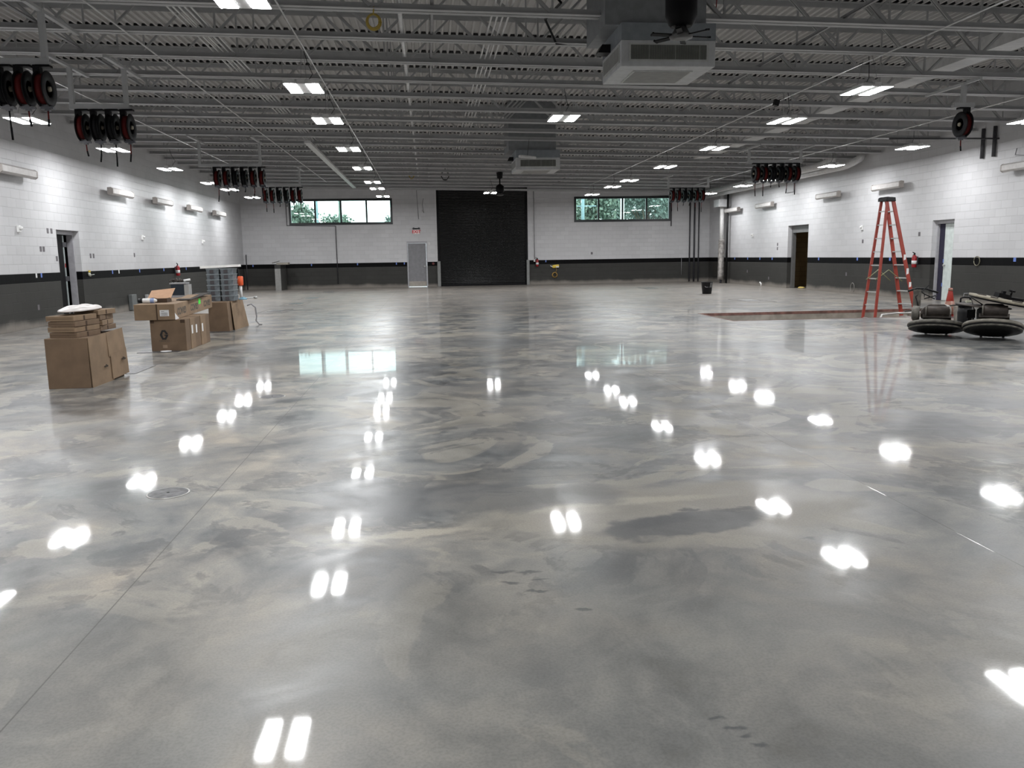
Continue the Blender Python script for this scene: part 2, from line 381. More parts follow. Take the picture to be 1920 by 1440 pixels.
# floor with the shallow pit left open
PX0, PX1, PY0, PY1, PZ = 6.50, 11.85, 17.17, 19.50, -.42
bm = B()
xs = [XL-3.2, XL, PX0, PX1, XR, XR+3.4]; ys = [YB-.3, PY0, PY1, YF+.3]
for i in range(5):
    for j in range(3):
        if i == 2 and j == 1: continue
        bm.faces.new([bm.verts.new((x, y, 0)) for x, y in ((xs[i], ys[j]), (xs[i+1], ys[j]), (xs[i+1], ys[j+1]), (xs[i], ys[j+1]))])
bmesh.ops.remove_doubles(bm, verts=bm.verts, dist=1e-4)
struct(obj('floor', bm, FLOOR))
PITC = mat('pit_concrete', (.27, .245, .21), .75, var=.25, scale=3)
bm = B()
for q in (((PX0,PY0),(PX1,PY0)), ((PX1,PY0),(PX1,PY1)), ((PX1,PY1),(PX0,PY1)), ((PX0,PY1),(PX0,PY0))):
    (a, b_), (c, d) = q; bm.faces.new([bm.verts.new(p) for p in ((a,b_,0),(c,d,0),(c,d,PZ),(a,b_,PZ))])
bm.faces.new([bm.verts.new(p) for p in ((PX0,PY0,PZ),(PX1,PY0,PZ),(PX1,PY1,PZ),(PX0,PY1,PZ))])
struct(obj('wall_pit', bm, PITC))
bm = B()
for lo, hi in (((PX0-.03,PY0-.03,-.05),(PX1+.03,PY0+.004,.004)), ((PX0-.03,PY1-.004,-.06),(PX1+.03,PY1+.03,.004)), ((PX0-.03,PY0,-.05),(PX0+.004,PY1,.004)), ((PX1-.004,PY0,-.05),(PX1+.03,PY1,.004))): box(bm, lo, hi)
struct(obj('trim_1', bm, mat('rusty_edge_angle', (.16, .08, .065), .6, .2, var=.4, scale=6)))

# corrugated roof deck
bm = B(); x = XL-.3; xs = []
pitch = .1524
while x < XR+.3:
    for dx, dz in ((0, 0), (.036, 0), (.052, .048), (.1364, .048)): xs.append((x+dx, dz))
    x += pitch
A = [bm.verts.new((x, YB-.3, zc(x)+JD+dz)) for x, dz in xs]; Bv = [bm.verts.new((x, YF+.3, zc(x)+JD+dz)) for x, dz in xs]
for i in range(len(xs)-1): bm.faces.new((A[i], A[i+1], Bv[i+1], Bv[i]))
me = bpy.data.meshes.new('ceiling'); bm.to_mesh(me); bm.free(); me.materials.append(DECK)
o = bpy.data.objects.new('ceiling', me); COL.objects.link(o); struct(o)
# roof slab above the deck keeps daylight out
bm = B(); P = [(XL-.3,YB-.3),(XR+.3,YB-.3),(XR+.3,YF+.3),(XL-.3,YF+.3)]
lo = [bm.verts.new((x, y, zc(x)+JD+.058)) for x, y in P]; hi = [bm.verts.new((x, y, zc(x)+JD+.16)) for x, y in P]
bm.faces.new(lo[::-1]); bm.faces.new(hi)
for i in range(4): bm.faces.new((lo[i], lo[(i+1)%4], hi[(i+1)%4], hi[i]))
struct(obj('ceiling_slab', bm, mat('roof_slab', (.2, .2, .2), .9)))
bm = B(); M = Matrix.Rotation(-math.atan(SL)*-1, 4, 'Y')
for ycur in (YF-.16,):
    v0 = zc(XL)-.03; v1 = zc(XR)-.03
    prism(bm, [(XL, v0), (XR, v1), (XR, v1+.10), (XL, v0+.10)], 'y', YF-.10, YF-.001)
struct(obj('trim_2', bm, STEEL))

# adjoining rooms seen through the open doorways
def room(name, lo, hi, m, open_face):
    bm = B(); box(bm, lo, hi)
    bm.faces.ensure_lookup_table()
    idx = {'-x': 5, '+x': 3}[open_face]
    bmesh.ops.delete(bm, geom=[bm.faces[0], bm.faces[idx]], context='FACES')
    return struct(obj(name, bm, m))
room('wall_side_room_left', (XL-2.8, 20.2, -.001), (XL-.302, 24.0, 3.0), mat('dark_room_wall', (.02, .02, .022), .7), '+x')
room('wall_side_room_tan', (XR+.302, 29.5, -.001), (XR+2.4, 34.2, 3.0), TANWALL, '-x')
room('wall_side_room_white', (XR+.302, 20.6, -.001), (XR+2.6, 24.6, 3.0), mat('white_room_wall', (.5, .55, .54), .6), '-x')

# windows
def window(i, W):
    x0, x1, z0, z1 = W; bm = B(); t = .085; y0, y1 = YF+.02, YF+.12
    box(bm, (x0-.02, YF-.012, z0-.03), (x1+.02, y1, z0+t)); box(bm, (x0-.02, YF-.012, z1-t), (x1+.02, y1, z1+.02))
    box(bm, (x0-.02, YF-.012, z0+t), (x0+t, y1, z1-t)); box(bm, (x1-t, YF-.012, z0+t), (x1+.02, y1, z1-t))
    for k in (1, 2, 3):
        xc = x0+(x1-x0)*k/4; box(bm, (xc-.042, y0, z0+t), (xc+.042, y1-.02, z1-t))
    f = struct(obj('window_%d' % i, bm, FRAMEB))
    for k in range(4):
        xa = x0+(x1-x0)*k/4+.02; xb = x0+(x1-x0)*(k+1)/4-.02; bm = B(); box(bm, (xa, YF+.07, z0+.03), (xb, YF+.078, z1-.03)); obj('pane', bm, GLASS, f)
window(1, W1); window(2, W2)

# man door in the far wall
def far_door():
    x0, x1, z0, z1 = MD; bm = B(); t = .05
    box(bm, (x0, YF-.01, 0), (x0+t, YF+.16, z1)); box(bm, (x1-t, YF-.01, 0), (x1, YF+.16, z1)); box(bm, (x0+t, YF-.01, z1-.10), (x1-t, YF+.16, z1))
    f = struct(obj('door_1', bm, FRAMEG))
    bm = B(); box(bm, (x0+t+.003, YF+.05, .02), (x1-t-.003, YF+.095, z1-.103)); obj('door_leaf', bm, DOORG, f, .003)
    bm = B(); box(bm, (x0+t+.02, YF+.044, .03), (x1-t-.02, YF+.05, .27)); obj('kick_plate', bm, mat('brushed_kick_plate', (.40, .37, .33), .3, .8), f)
    bm = B(); cyl(bm, (x1-.14, YF+.05, 1.0), (x1-.14, YF+.0, 1.0), .035); tube(bm, [(x1-.14, YF-.002, 1.0), (x1-.24, YF-.002, 1.005)], .012); obj('door_handle', bm, ALU, f)
far_door()
# rolling door
x0, x1 = OD[0]+.10, OD[1]-.10; bm = B(); zz = .0; prof = []
while zz < 4.75:
    prof += [(YF+.045, zz), (YF+.075, zz+.010), (YF+.085, zz+.035), (YF+.075, zz+.060), (YF+.045, zz+.068)]; zz += .078
A = [bm.verts.new((x0, y, z)) for y, z in prof]; Bv = [bm.verts.new((x1, y, z)) for y, z in prof]
for i in range(len(prof)-1): bm.faces.new((A[i], A[i+1], Bv[i+1], Bv[i]))
od = obj('door_2', bm, mat('black_slat_curtain', (.006, .0065, .007), .30, spec=.5)); struct(od)
for xa, xb in ((OD[0], x0+.02), (x1-.02, OD[1])):
    bm = B(); box(bm, (xa, YF+.01, 0), (xb, YF+.14, 4.8)); obj('guide_rail', bm, BLACKM, od)
bm = B(); box(bm, (x0, YF+.03, 0), (x1, YF+.10, .10)); obj('bottom_bar', bm, BLACKM, od)
bm = B(); box(bm, (OD[0], YF+.15, 0), (OD[1], YF+.29, 4.8)); obj('backing', bm, BLACKM, od)
for k, (xa, xb) in enumerate(((OD[0]-.03, OD[0]+.13), (OD[1]-.08, OD[1]+.06))):
    bm = B(); box(bm, (xa, YF-.10, 0), (xb, YF+.02, 1.24)); o = obj('jamb_guard', bm, mat('guard_grey', (.22, .225, .22), .5), None, .01)
    tag(o, 'grey steel guard post at the %s foot of the black rolling door' % ('left', 'right')[k], 'guard', 'door jamb guards')

# doors in the side walls
def side_frame(name, D, X, s, m, deep=.13, w=.05, hw=.10):
    y0, y1, z0, z1 = D; a = X+s*deep; b_ = X+s*.30; bm = B(); xa, xb = min(a, b_), max(a, b_)
    box(bm, (xa, y0, 0), (xb, y0+w, z1)); box(bm, (xa, y1-w, 0), (xb, y1, z1)); box(bm, (xa, y0+w, z1-hw), (xb, y1-w, z1))
    return struct(obj(name, bm, m))
d3 = side_frame('door_3', DL, XL, -1, FRAMEG, .15)
bm = B(); box(bm, (XL-.27, DL[0]+.055, .01), (XL-.225, DL[0]+.83, DL[3]-.105)); obj('door_leaf', bm, BLACKM, d3, .003)
bm = B(); box(bm, (XL-.235, DL[0]+.83, .01), (XL-.215, DL[0]+.90, DL[3]-.12)); obj('door_edge', bm, mat('pale_edge_strip', (.3, .34, .34), .4), d3)
for z in (.25, 1.05, 1.9):
    bm = B(); box(bm, (XL-.225, DL[0]+.80, z-.06), (XL-.205, DL[1]-.30, z+.06)); obj('hinge', bm, DGREYM, d3)
bm = B(); box(bm, (XL-.215, DL[0]+.835, 1.33), (XL-.213, DL[0]+.895, 1.43)); obj('red_tag', bm, RED, d3)
d4 = side_frame('door_4', DR1, XR, 1, mat('door_frame_grey', (.13, .13, .13), .5), .16, .10, .28)
d5 = side_frame('door_5', DR2, XR, 1, mat('door_frame_pale', (.42, .42, .44), .45), .13, .05, .10)
bm = B(); box(bm, (XR+.20, DR2[0]+.05, .01), (XR+.245, DR2[1]-.30, DR2[3]-.105)); obj('door_leaf', bm, DOORW, d5, .003)
bm = B(); cyl(bm, (XR+.20, DR2[1]-.36, 1.0), (XR+.15, DR2[1]-.36, 1.0), .028); obj('door_handle', bm, ALU, d5)
for z in (.45, 1.12):
    bm = B(); box(bm, (XR+.196, DR2[1]-.31, z-.05), (XR+.199, DR2[1]-.27, z+.05)); obj('blue_tape', bm, BLUE, d5)
bm = B(); box(bm, (XR+.20, DR2[1]-.29, .01), (XR+.246, DR2[1]-.06, DR2[3]-.105)); obj('side_panel', bm, mat('door_gap_shade', (.02, .018, .04), .8), d5)  # dark sheet standing in for the shaded gap beside the leaf

# ================================================================= ROOF JOISTS
JY0, JS = 11.94, 1.53
def make_joist(first):
    t = thing('roof_joist', '', 'joist', (0, 0, 0), group='open-web roof joists')
    xa, xb = XL+.03, XR-.03; L = xb-xa
    # chords are pairs of angles with a gap between them
    def chord(z, dz, wdt, tk):
        bm = B()
        for s in (-1, 1):
            for (ya, yb, za, zb) in ((s*.014, s*(.014+tk), 0, dz*wdt), (s*.014, s*(.014+wdt), 0, dz*tk)):
                y0, y1 = sorted((ya, yb)); z0, z1 = sorted((za, zb))
                prism(bm, [(xa, zc(xa)+z+z0), (xb, zc(xb)+z+z0), (xb, zc(xb)+z+z1), (xa, zc(xa)+z+z1)], 'y', y0, y1)
        return bm
    obj('bottom_chord', chord(0, 1, .095, .008), STEEL, t)
    obj('top_chord', chord(JD, -1, .085, .009), STEEL, t)
    k = 0; x = -.62-2.44*4
    h = 1.22
    while x < XR:
        for s in (-1, 1):
            x2 = x+s*h
            if x > XL+.2 and XL+.1 < x2 < XR-.1 and x < XR-.2:
                bm = B(); p0 = V((x+s*.04, 0, zc(x)+.05)); p1 = V((x2-s*.04, 0, zc(x2)+JD-.05)); d = (p1-p0); a = math.atan2(d.z, d.x)
                ww = .045 if s < 0 else .032
                M = Matrix.Translation((p0+p1)/2) @ Matrix.Rotation(-a, 4, 'Y')
                Lh = d.length/2; box(bm, (-Lh, -ww*.75, -ww/2), (Lh, -ww*.35, ww/2), M); box(bm, (-Lh, ww*.35, -ww/2), (Lh, ww*.75, ww/2), M); box(bm, (-Lh, -ww*.75, -ww/2), (Lh, ww*.75, -ww/2+.008), M)
                obj('web_diagonal', bm, STEEL, t)
        if XL+.3 < x < XR-.3:
            bm = B(); box(bm, (x-.014, -.014, zc(x)+.02), (x+.014, .014, zc(x)+JD-.02)); obj('web_vertical', bm, STEEL, t)
        x += 2.44
    return t
jo = None
JN = [n for n in range(-3, 19)]
vis = [n for n in JN if n >= -1]
for n in JN:
    y = JY0+JS*n
    k = n+1
    lab = 'grey open-web steel roof joist, %s from the front of those in view' % ORD[k] if n >= -1 else 'grey roof joist out of view overhead, %s nearest the camera' % ORD[k+2]
    if jo is None: jo = make_joist(0); jo.location = (0, y, 0); jo['label'] = lab
    else: dup(jo, (0, y, 0), lab)

# services along the roof, each run its own thing
def run(name, pts, r, m, label, cat='conduit', group=None, seg=8):
    return tag(obj(name, tube(B(), pts, r, seg), m), label, cat, group)
def yrun(name, x, dz, y0, y1, r, m, label, group=None, cat='conduit'):
    return run(name, [(x, y0, zc(x)+dz), (x, y1, zc(x)+dz)], r, m, label, cat, group)
for k, x in enumerate((1.02, 1.10, 1.18, 1.26)):
    yrun('conduit', x, .11, 3, 29, .014, WHITEPIPE, 'white roof conduit, %s from the left of four parallel ones near the middle' % ORD[k], 'four middle conduits')
for k, x in enumerate((-3.45, -3.37, -3.29, -3.21, -3.13)):
    yrun('conduit', x, .11, 3, 29, .014, WHITEPIPE, 'white roof conduit, %s from the left of five parallel ones at the left' % ORD[k], 'five left conduits')
for x, lab in ((-1.84, 'over the left middle row of lights'), (-6.9, 'over the row of lights by the left wall'), (7.45, 'over the right middle row of lights'), (12.2, 'over the row of lights by the right wall'), (-4.3, 'right of the left hose reels')):
    yrun('conduit', x, -.03, 4, 38, .012, WHITEPIPE, 'thin white conduit under the joists %s' % lab, 'lighting conduits')
yrun('water_pipe', -.28, .14, 3, 40, .032, WHITEPIPE, 'single thicker white pipe left of the middle of the roof', None, 'pipe')
for x in (.15, -5.6, 6.0):
    bm = B(); box(bm, (x-.003, 3, zc(x)+.084), (x+.04, 40.5, zc(x)+.09)); box(bm, (x-.003, 3, zc(x)+.084), (x+.003, 40.5, zc(x)+.13))
    tag(obj('bridging_angle', bm, GREYM), 'long grey bridging angle tying the joists, %s' % {.15: 'at the middle of the roof', -5.6: 'above the left hose reels', 6.0: 'right of the middle'}[x], 'bridging', 'joist bridging')
bm = B(); x = 9.9; box(bm, (x-.22, 9, zc(x)+.25), (x+.24, 30, zc(x)+.50)); tag(obj('flat_duct', bm, WHITEPIPE), 'long flat pale duct running inside the joists in the right half of the roof', 'duct')
bm = B(); x = -3.30; box(bm, (x-.08, 24.8, zc(x)-.09), (x+.09, 40.5, zc(x)-.02)); tag(obj('track_beam', bm, WHITEPIPE), 'flat pale track running away under the joists in the left half of the roof', 'track')
# two round ducts near the right wall
for k, (x, z, y0) in enumerate(((13.35, 4.30, 27.4), (13.85, 4.22, 26.6))):
    pts = [(x, 41.2, z), (x, y0+.6, z), (x+.03, y0+.3, z+.02), (x+.15, y0+.08, z+.10), (x+.32, y0, z+.2), (x+.4, y0-.02, z+.34)]
    run('round_duct', pts, .12, WHITEPIPE, 'round white duct along the right wall ending in an elbow, the %s of the pair' % ('inner', 'outer')[k], 'duct', 'round ducts by the right wall', 16)

# ================================================================= CEILING LIGHTS
LZ = 4.10
def make_light():
    t = thing('ceiling_light', '', 'light')
    bm = B(); box(bm, (-.06, -.38, .0), (.06, .38, .07)); box(bm, (-.12, -.2, .04), (.12, .2, .10)); obj('housing', bm, WHITEPIPE, t)
    for s in (-1, 1):
        bm = B(); x0, x1 = sorted((s*.065, s*.27)); prism(bm, [(x0, .0), (x1, .0), (x1, .035), (x0, .05)], 'y', -.39, .39); f = obj('panel_frame', bm, WHITEPIPE, t)
        bm = B(); v = [bm.verts.new(p) for p in ((x0+.01, -.375, -.004), (x1-.01, -.375, -.004), (x1-.01, .375, -.004), (x0+.01, .375, -.004))]; bm.faces.new(v[::-1])
        me = bpy.data.meshes.new('light_panel'); bm.to_mesh(me); bm.free(); me.materials.append(LED)
        o = bpy.data.objects.new('light_panel', me); COL.objects.link(o); o.parent = f
    for y in (-.35, .35): obj('hanger_wire', tube(B(), [(0, y, .07), (0, y*.4, .55)], .004, 5), GREYM, t)
    bm = B(); tube(bm, [(.03, .1, .10), (.12, .15, .25), (.06, .05, .40), (.02, 0, .56)], .006, 5); obj('power_cord', bm, BLACK, t)
    return t
rows = [(-7.40, 'in the row by the left wall'), (-1.84, 'in the left middle row'), (2.75, 'in the centre row'), (7.43, 'in the right middle row'), (12.80, 'in the row by the right wall')]
YS = [0.2, 4.6, 9.2, 13.85, 17.0, 21.35, 25.8, 30.45, 33.25, 37.4]
li = None
for x, lab in rows:
    ys = YS if abs(x-2.75) > .1 else [9.0, 17.0, 36.0]
    if abs(x-2.75) < .1: ys = [-.5, 16.7, 35.9]
    vis = 0
    for y in ys:
        # is it in view?
        p = V((x, y, LZ))-V((0, 0, CAMZ)); d = p.dot(fw); inv = d > 0 and abs(F_PX*p.dot(rt)/d) < 985 and abs(F_PX*p.dot(up)/d) < 735
        if x < 0 and y == 37.4 and x < -5: yy = 37.3
        if inv: L_ = 'lit high bay light %s, %s from the front' % (lab, ORD[vis]); vis += 1
        else: L_ = 'lit high bay light %s, out of view %s' % (lab, 'far ahead' if y > 12 else 'ahead' if y > 8 else 'overhead' if y > 3 else 'behind')
        g = 'high bay lights'
        if li is None: li = make_light(); li.location = (x, y, LZ); li['label'] = L_; li['group'] = g
        else: dup(li, (x, y, LZ), L_, g)

# ================================================================= HOSE REELS
def make_reel(colour, tail, side):
    """reel hanging from z=0 downwards; faces +x if side=1"""
    hm = HOSER if colour == 'r' else HOSEB
    t = thing('hose_reel', '', 'hose reel')
    Mx = Matrix.Rotation(side*pi/2, 4, 'Y')
    bm = B(); xo = -side*.085; box(bm, (xo-.045, -.05, -.32), (xo+.045, .05, 0)); box(bm, (-.09, -.06, -.03), (.09, .06, 0)); box(bm, (min(xo, side*.0)-.02, -.04, -.34), (max(xo, side*.0)+.02, .04, -.30)); obj('mount_bracket', bm, BLACKM, t)
    bm = B(); lathe(bm, [(.17, -.06), (.20, -.055), (.20, .035), (.17, .04)], (-side*.02, 0, -.31), 28, Mx); obj('hose_coil', bm, hm, t)
    for k, xx in enumerate((-side*.085, side*.035)):
        bm = B(); lathe(bm, [(.225, -.004), (.235, 0), (.235, .008), (.225, .014), (.12, .014), (.11, .004), (.11, -.004)], (xx, 0, -.31), 32, Mx); d = obj('side_disc', bm, BLACKM, t)
        if k == 1:
            bm = B(); cyl(bm, (xx, 0, -.31), (xx+side*.03, 0, -.31), .04, .03); obj('hub_cap', bm, TAN, d)
    bm = B(); prism(bm, [(-.05, -.52), (.05, -.52), (.085, -.545), (.085, -.575), (.03, -.575), (.03, -.60), (-.03, -.60), (-.03, -.575), (-.085, -.575), (-.085, -.545)], 'y', -.035, .035); box(bm, (xo-.02, -.03, -.56), (xo+.02, .03, -.30)); obj('hose_guide', bm, mat('dark_guide', (.007, .007, .014), .4), t)
    bm = B(); z1 = -.60-tail*.55; z2 = -.60-tail; dx = random.uniform(-.03, .03)
    tube(bm, [(0, 0, -.59), (dx*.3, 0, z1)], .011); h = obj('hose_end', bm, hm, t)
    bm = B(); tube(bm, [(dx*.3, 0, z1), (dx, 0, z2)], .015); obj('nozzle', bm, HOSEB, h)
    return t
banks = [ # x of first reel, y, rail z, pattern, side, description
    (-5.85, 12.35, 4.10, 'bbrr', 1, 'nearest left bank', (-6.4, -5.02)),
    (-5.93, 15.80, 4.105, 'rbbr', 1, 'second left bank', (-6.15, -5.14)),
    (-5.92, 25.25, 4.105, 'rrbbrr', 1, 'third left bank', (-6.45, -4.66)),
    (-5.88, 32.25, 4.105, 'rrbbrr', 1, 'farthest left bank', (-6.2, -4.58)),
    (9.98, 24.95, 4.11, 'rrbbrr', -1, 'nearer right bank', (9.72, 11.45)),
    (10.03, 33.85, 4.10, 'rrbbrr', -1, 'farther right bank', (9.85, 11.6)),
    (10.20, 15.40, 4.10, 'r', -1, 'single reel near the right wall', (10.0, 10.4))]
for bx, by, bz, pat, side, desc, (ra, rb) in banks:
    t = thing('reel_rail', 'pale hanging rail of the %s of hose reels' % desc if len(pat) > 1 else 'pale hanging post of the single hose reel near the right wall', 'rail', (0, by, bz), group='hose reel rails')
    bm = B(); box(bm, (ra, -.05, 0), (rb, .05, .05)); box(bm, (ra, -.05, .05), (rb, -.042, .085)); obj('cross_rail', bm, STEEL, t)
    for px in ((ra+.05, rb-.05) if len(pat) > 1 else (ra+.2,)):
        bm = B(); box(bm, (px-.035, -.04, .05), (px+.035, .04, zc(px)-bz)); obj('hanger_post', bm, STEEL, t)
        y0 = JY0+JS*math.floor((by-JY0)/JS); bm = B(); box(bm, (px-.03, y0-.08-by, zc(px)-.045-bz), (px+.03, y0+JS+.08-by, zc(px)+.0005-bz)); obj('joist_strut', bm, STEEL, t)
    pit = .252
    for k, c in enumerate(pat):
        tail = random.choice((.2, .3, .34, .38))
        if len(pat) == 6 and k in (2, 3): tail = .12
        r = make_reel(c, tail, side)
        r.location = (bx+k*pit, by, bz)
        if len(pat) > 1: r['label'] = 'black reel with %s hose, %s from the left in the %s' % ({'r': 'red', 'b': 'black'}[c], ORD[k], desc); r['group'] = 'hose reels in the '+desc
        else: r['label'] = 'lone black hose reel with red hose hanging by itself near the right wall'

# ================================================================= AIR UNITS AND FANS
def air_unit(y, label, ylen=1.22):
    x0, x1, zb = 2.68, 3.98, 3.95; t = thing('air_unit', label, 'air unit', ((x0+x1)/2, y, zb), group='hanging air units'); W = (x1-x0)/2
    bm = B(); box(bm, (-W, 0, 0), (W, ylen, .34)); obj('diffuser_box', bm, mat('unit_white', (.50, .51, .52), .45), t, .01)
    bm = B(); box(bm, (-W, 0, .34), (W, ylen, .56)); obj('upper_plenum', bm, mat('unit_blue_grey', (.20, .22, .24), .5), t)
    # grilles: front, left, bottom
    bm = B(); box(bm, (-W+.10, -.012, .065), (W-.10, 0, .30)); g = obj('front_grille', bm, mat('grille_frame', (.48, .49, .48), .45), t)
    bm = B(); box(bm, (-W+.13, -.016, .09), (W-.13, -.012, .275)); obj('grille_opening', bm, mat('grille_dark', (.09, .095, .085), .7), g)
    bm = B()
    k = -W+.14
    while k < W-.135: box(bm, (k, -.022, .09), (k+.005, -.016, .275)); k += .018
    for q in (-.28, .08, .42): box(bm, (q, -.026, .09), (q+.012, -.016, .275))
    obj('grille_blades', bm, mat('grille_blade', (.26, .27, .25), .5), g)
    bm = B(); box(bm, (-W-.012, .10, .065), (-W, ylen-.1, .30)); g2 = obj('side_grille', bm, mat('grille_frame'), t)
    bm = B(); box(bm, (-W-.016, .13, .09), (-W-.012, ylen-.13, .275)); obj('grille_opening', bm, mat('grille_grey', (.27, .27, .26), .6), g2)
    bm = B(); box(bm, (-.42, .26, -.012), (.42, ylen-.18, 0)); g3 = obj('bottom_grille', bm, mat('grille_frame'), t)
    bm = B(); box(bm, (-.39, .29, -.016), (.39, ylen-.21, -.012)); obj('grille_opening', bm, mat('grille_grey'), g3)
    xd = 3.2; bm = B(); box(bm, (-.85, .12, .56), (.55, ylen+.2, zc(xd)+JD-zb)); obj('duct_drop', bm, mat('duct_grey', (.20, .21, .22), .5), t)
    bm = B(); prism(bm, [(-W-.18, .33), (-W, .33), (-W, .44), (-W-.12, .44)], 'y', ylen*.55, ylen*.75); obj('inlet_hood', bm, BLACK, t)
    return t
air_unit(11.47, 'large pale air unit with grilles hanging behind the near black fan motor')
air_unit(24.86, 'pale air unit hanging far back near the middle of the ceiling', 1.3)
def fan(x, y, zb, label, pole_top, big):
    t = thing('ceiling_fan', label, 'ceiling fan', (x, y, zb), group='fan motors')
    r = .175 if big else .16
    bm = B(); lathe(bm, [(r*.65, .13), (r*.8, .16), (r, .24), (r, .50), (r*.9, .56), (r*.5, .60)] if big else [(r*.4, .10), (r*.9, .14), (r, .18), (r, .36), (r*.6, .42), (r*.2, .46)], (0, 0, 0), 28); obj('motor', bm, BLACKM, t)
    bm = B(); lathe(bm, [(.08, .0), (.13, .01), (.14, .04), (.10, .06), (.06, .13)], (0, 0, 0), 8); obj('hub', bm, mat('hub_grey', (.10, .10, .10), .4, .3), t)
    for k in range(6):
        a = k*pi/3+.15; bm = B(); M = Matrix.Rotation(a, 4, 'Z') @ Matrix.Translation((.10, 0, .035)) @ Matrix.Rotation(R(12), 4, 'X')
        box(bm, (0, -.03, -.006), (.25, .03, .006), M); box(bm, (.235, -.032, -.008), (.25, .032, .012), M); obj('blade_bracket', bm, BLACKM, t)
    bm = B(); cyl(bm, (0, 0, .40), (0, 0, pole_top-.12), .028 if not big else .05); obj('down_pole', bm, BLACKM, t)
    bm = B(); lathe(bm, [(.03, pole_top-.26), (.11, pole_top-.22), (.12, pole_top-.1), (.13, pole_top-.03), (.16, pole_top)], (0, 0, 0), 20); obj('canopy', bm, BLACKM, t)
fan(2.88, 9.45, 3.80, 'big black fan motor without blades hanging in front of the near air unit', zc(2.88)+.02-3.80, True)
fan(2.94, 33.36, 3.80, 'black fan motor on a pole hanging before the rolling door', zc(2.9)+.02-3.80, False)

YC = mat('yellow_cord', (.42, .31, .06), .6)
def coil(name, c, r, rad, m, lab, cat='cord', drop=.3):
    t = thing(name, lab, cat, c)
    bm = B()
    for q in range(3): tube(bm, [((r+.012*q)*cos(a*pi/8), .02*q, (r*1.15+.01*q)*sin(a*pi/8)-r*1.15) for a in range(17)], rad, 6)
    obj('coil_loops', bm, m, t); obj('tail', tube(B(), [(0, 0, 0), (.01, 0, drop)], rad, 6), m, t)
coil('yellow_cord_coil', (-.62, 11.88, 4.68), .075, .010, YC, 'coiled yellow cord hanging from the near roof joists', 'cord', .1)
coil('yellow_cord_coil', (-.55, 36.40, 4.98), .09, .022, YC, 'coiled yellow cord hanging far back above the exit sign', 'cord', .12)
coil('black_cable_coil', (.87, 36.40, 5.05), .15, .018, BLACK, 'coiled black cable hanging above the left edge of the rolling door', 'cable', .14)
run('red_wire', [(3.99, 12.2, 4.35), (4.25, 12.3, 4.75), (4.15, 11.95, 4.95), (4.4, 11.95, 5.3)], .008, RED, 'thin red wire running up beside the near air unit', 'wire')
run('black_cable', [(1.85, 11.9, 5.6), (1.75, 11.95, 5.1), (1.95, 12.0, 4.9), (1.9, 13.2, 5.0), (2.1, 13.4, 4.7), (2.4, 13.5, 4.72)], .018, BLACK, 'black cable looping through the joists left of the near air unit', 'cable')
t = thing('receptacle_box', 'small black box hanging on a cord from the joists at the right', 'electrical box', (7.35, 17.35, 4.52))
bm = B(); cbox(bm, (0, 0, 0), (.10, .10, .12), (0, R(15), 0)); obj('box', bm, BLACK, t); obj('cord', tube(B(), [(0, 0, .05), (.05, 0, .15), (.12, 0, .19)], .008, 6), WHITEPIPE, t)
t = thing('unlit_light', 'small unlit pale fixture hanging in front of the far air unit', 'light', (2.92, 24.1, 4.22))
bm = B(); cbox(bm, (0, 0, 0), (.46, .5, .07), (R(6), R(6), 0)); obj('housing', bm, WHITEPIPE, t, .02); obj('wire', tube(B(), [(0, 0, .03), (.06, 0, .5)], .006, 5), BLACK, t)

# ================================================================= WALL LIGHTS, HORNS AND FITTINGS
def wall_light(x, s, y0, y1, label):
    L = abs(y1-y0); t = thing('wall_light', label, 'wall light', (x, min(y0, y1), 3.40), group='unlit wall lights on the left wall' if s > 0 else 'unlit wall lights on the right wall')
    bm = B(); prism(bm, [(s*.13, -.09), (s*.22, -.10), (s*.27, -.06), (s*.27, .06), (s*.22, .10), (s*.13, .09)], 'y', .04, L-.04); obj('cover', bm, mat('pale_diffuser', (.50, .48, .47), .45), t)
    for a in (0, L-.04):
        bm = B(); prism(bm, [(s*.12, -.095), (s*.22, -.105), (s*.275, -.065), (s*.275, .065), (s*.22, .105), (s*.12, .095)], 'y', a, a+.04); obj('end_cap', bm, mat('end_cap_grey', (.36, .33, .31), .5), t)
    for a in (L*.25, L*.75):
        bm = B(); box(bm, (min(0, s*.13), a-.04, -.05), (max(0, s*.13), a+.04, .05)); obj('bracket', bm, GREYM, t)
for k, (a, b_) in enumerate(((18.4, 20.0), (24.5, 26.2), (28.35, 30.05), (32.2, 33.9), (35.95, 37.7))):
    wall_light(XL, 1, a, b_, 'unlit pale linear wall light high on the left wall, %s from the front' % ORD[k])
for k, (a, b_) in enumerate(((18.1, 19.7), (24.15, 25.75), (28.0, 29.6), (33.6, 35.25), (37.35, 39.0))):
    wall_light(XR, -1, a, b_, 'unlit pale linear wall light high on the right wall, %s from the front' % ORD[k])
for k, (s, X, y) in enumerate(((1, XL, 19.4), (1, XL, 27.4), (1, XL, 34.5), (-1, XR, 26.65), (-1, XR, 36.05))):
    t = thing('wall_strobe', 'small white strobe on the %s wall, %s from the front' % (('left', 'right')[s < 0], ORD[k if k < 3 else k-3]), 'strobe', (X, y, 2.18), group='wall strobes')
    bm = B(); box(bm, (min(0, s*.05), -.055, -.06), (max(0, s*.05), .055, .09)); obj('back_box', bm, WHITE, t, .008)
    bm = B(); lathe(bm, [(.045, 0), (.03, .05), (.01, .06)], (s*.05, 0, .03), 12, Matrix.Rotation(s*pi/2, 4, 'Y')); obj('lens', bm, WHITE, t)
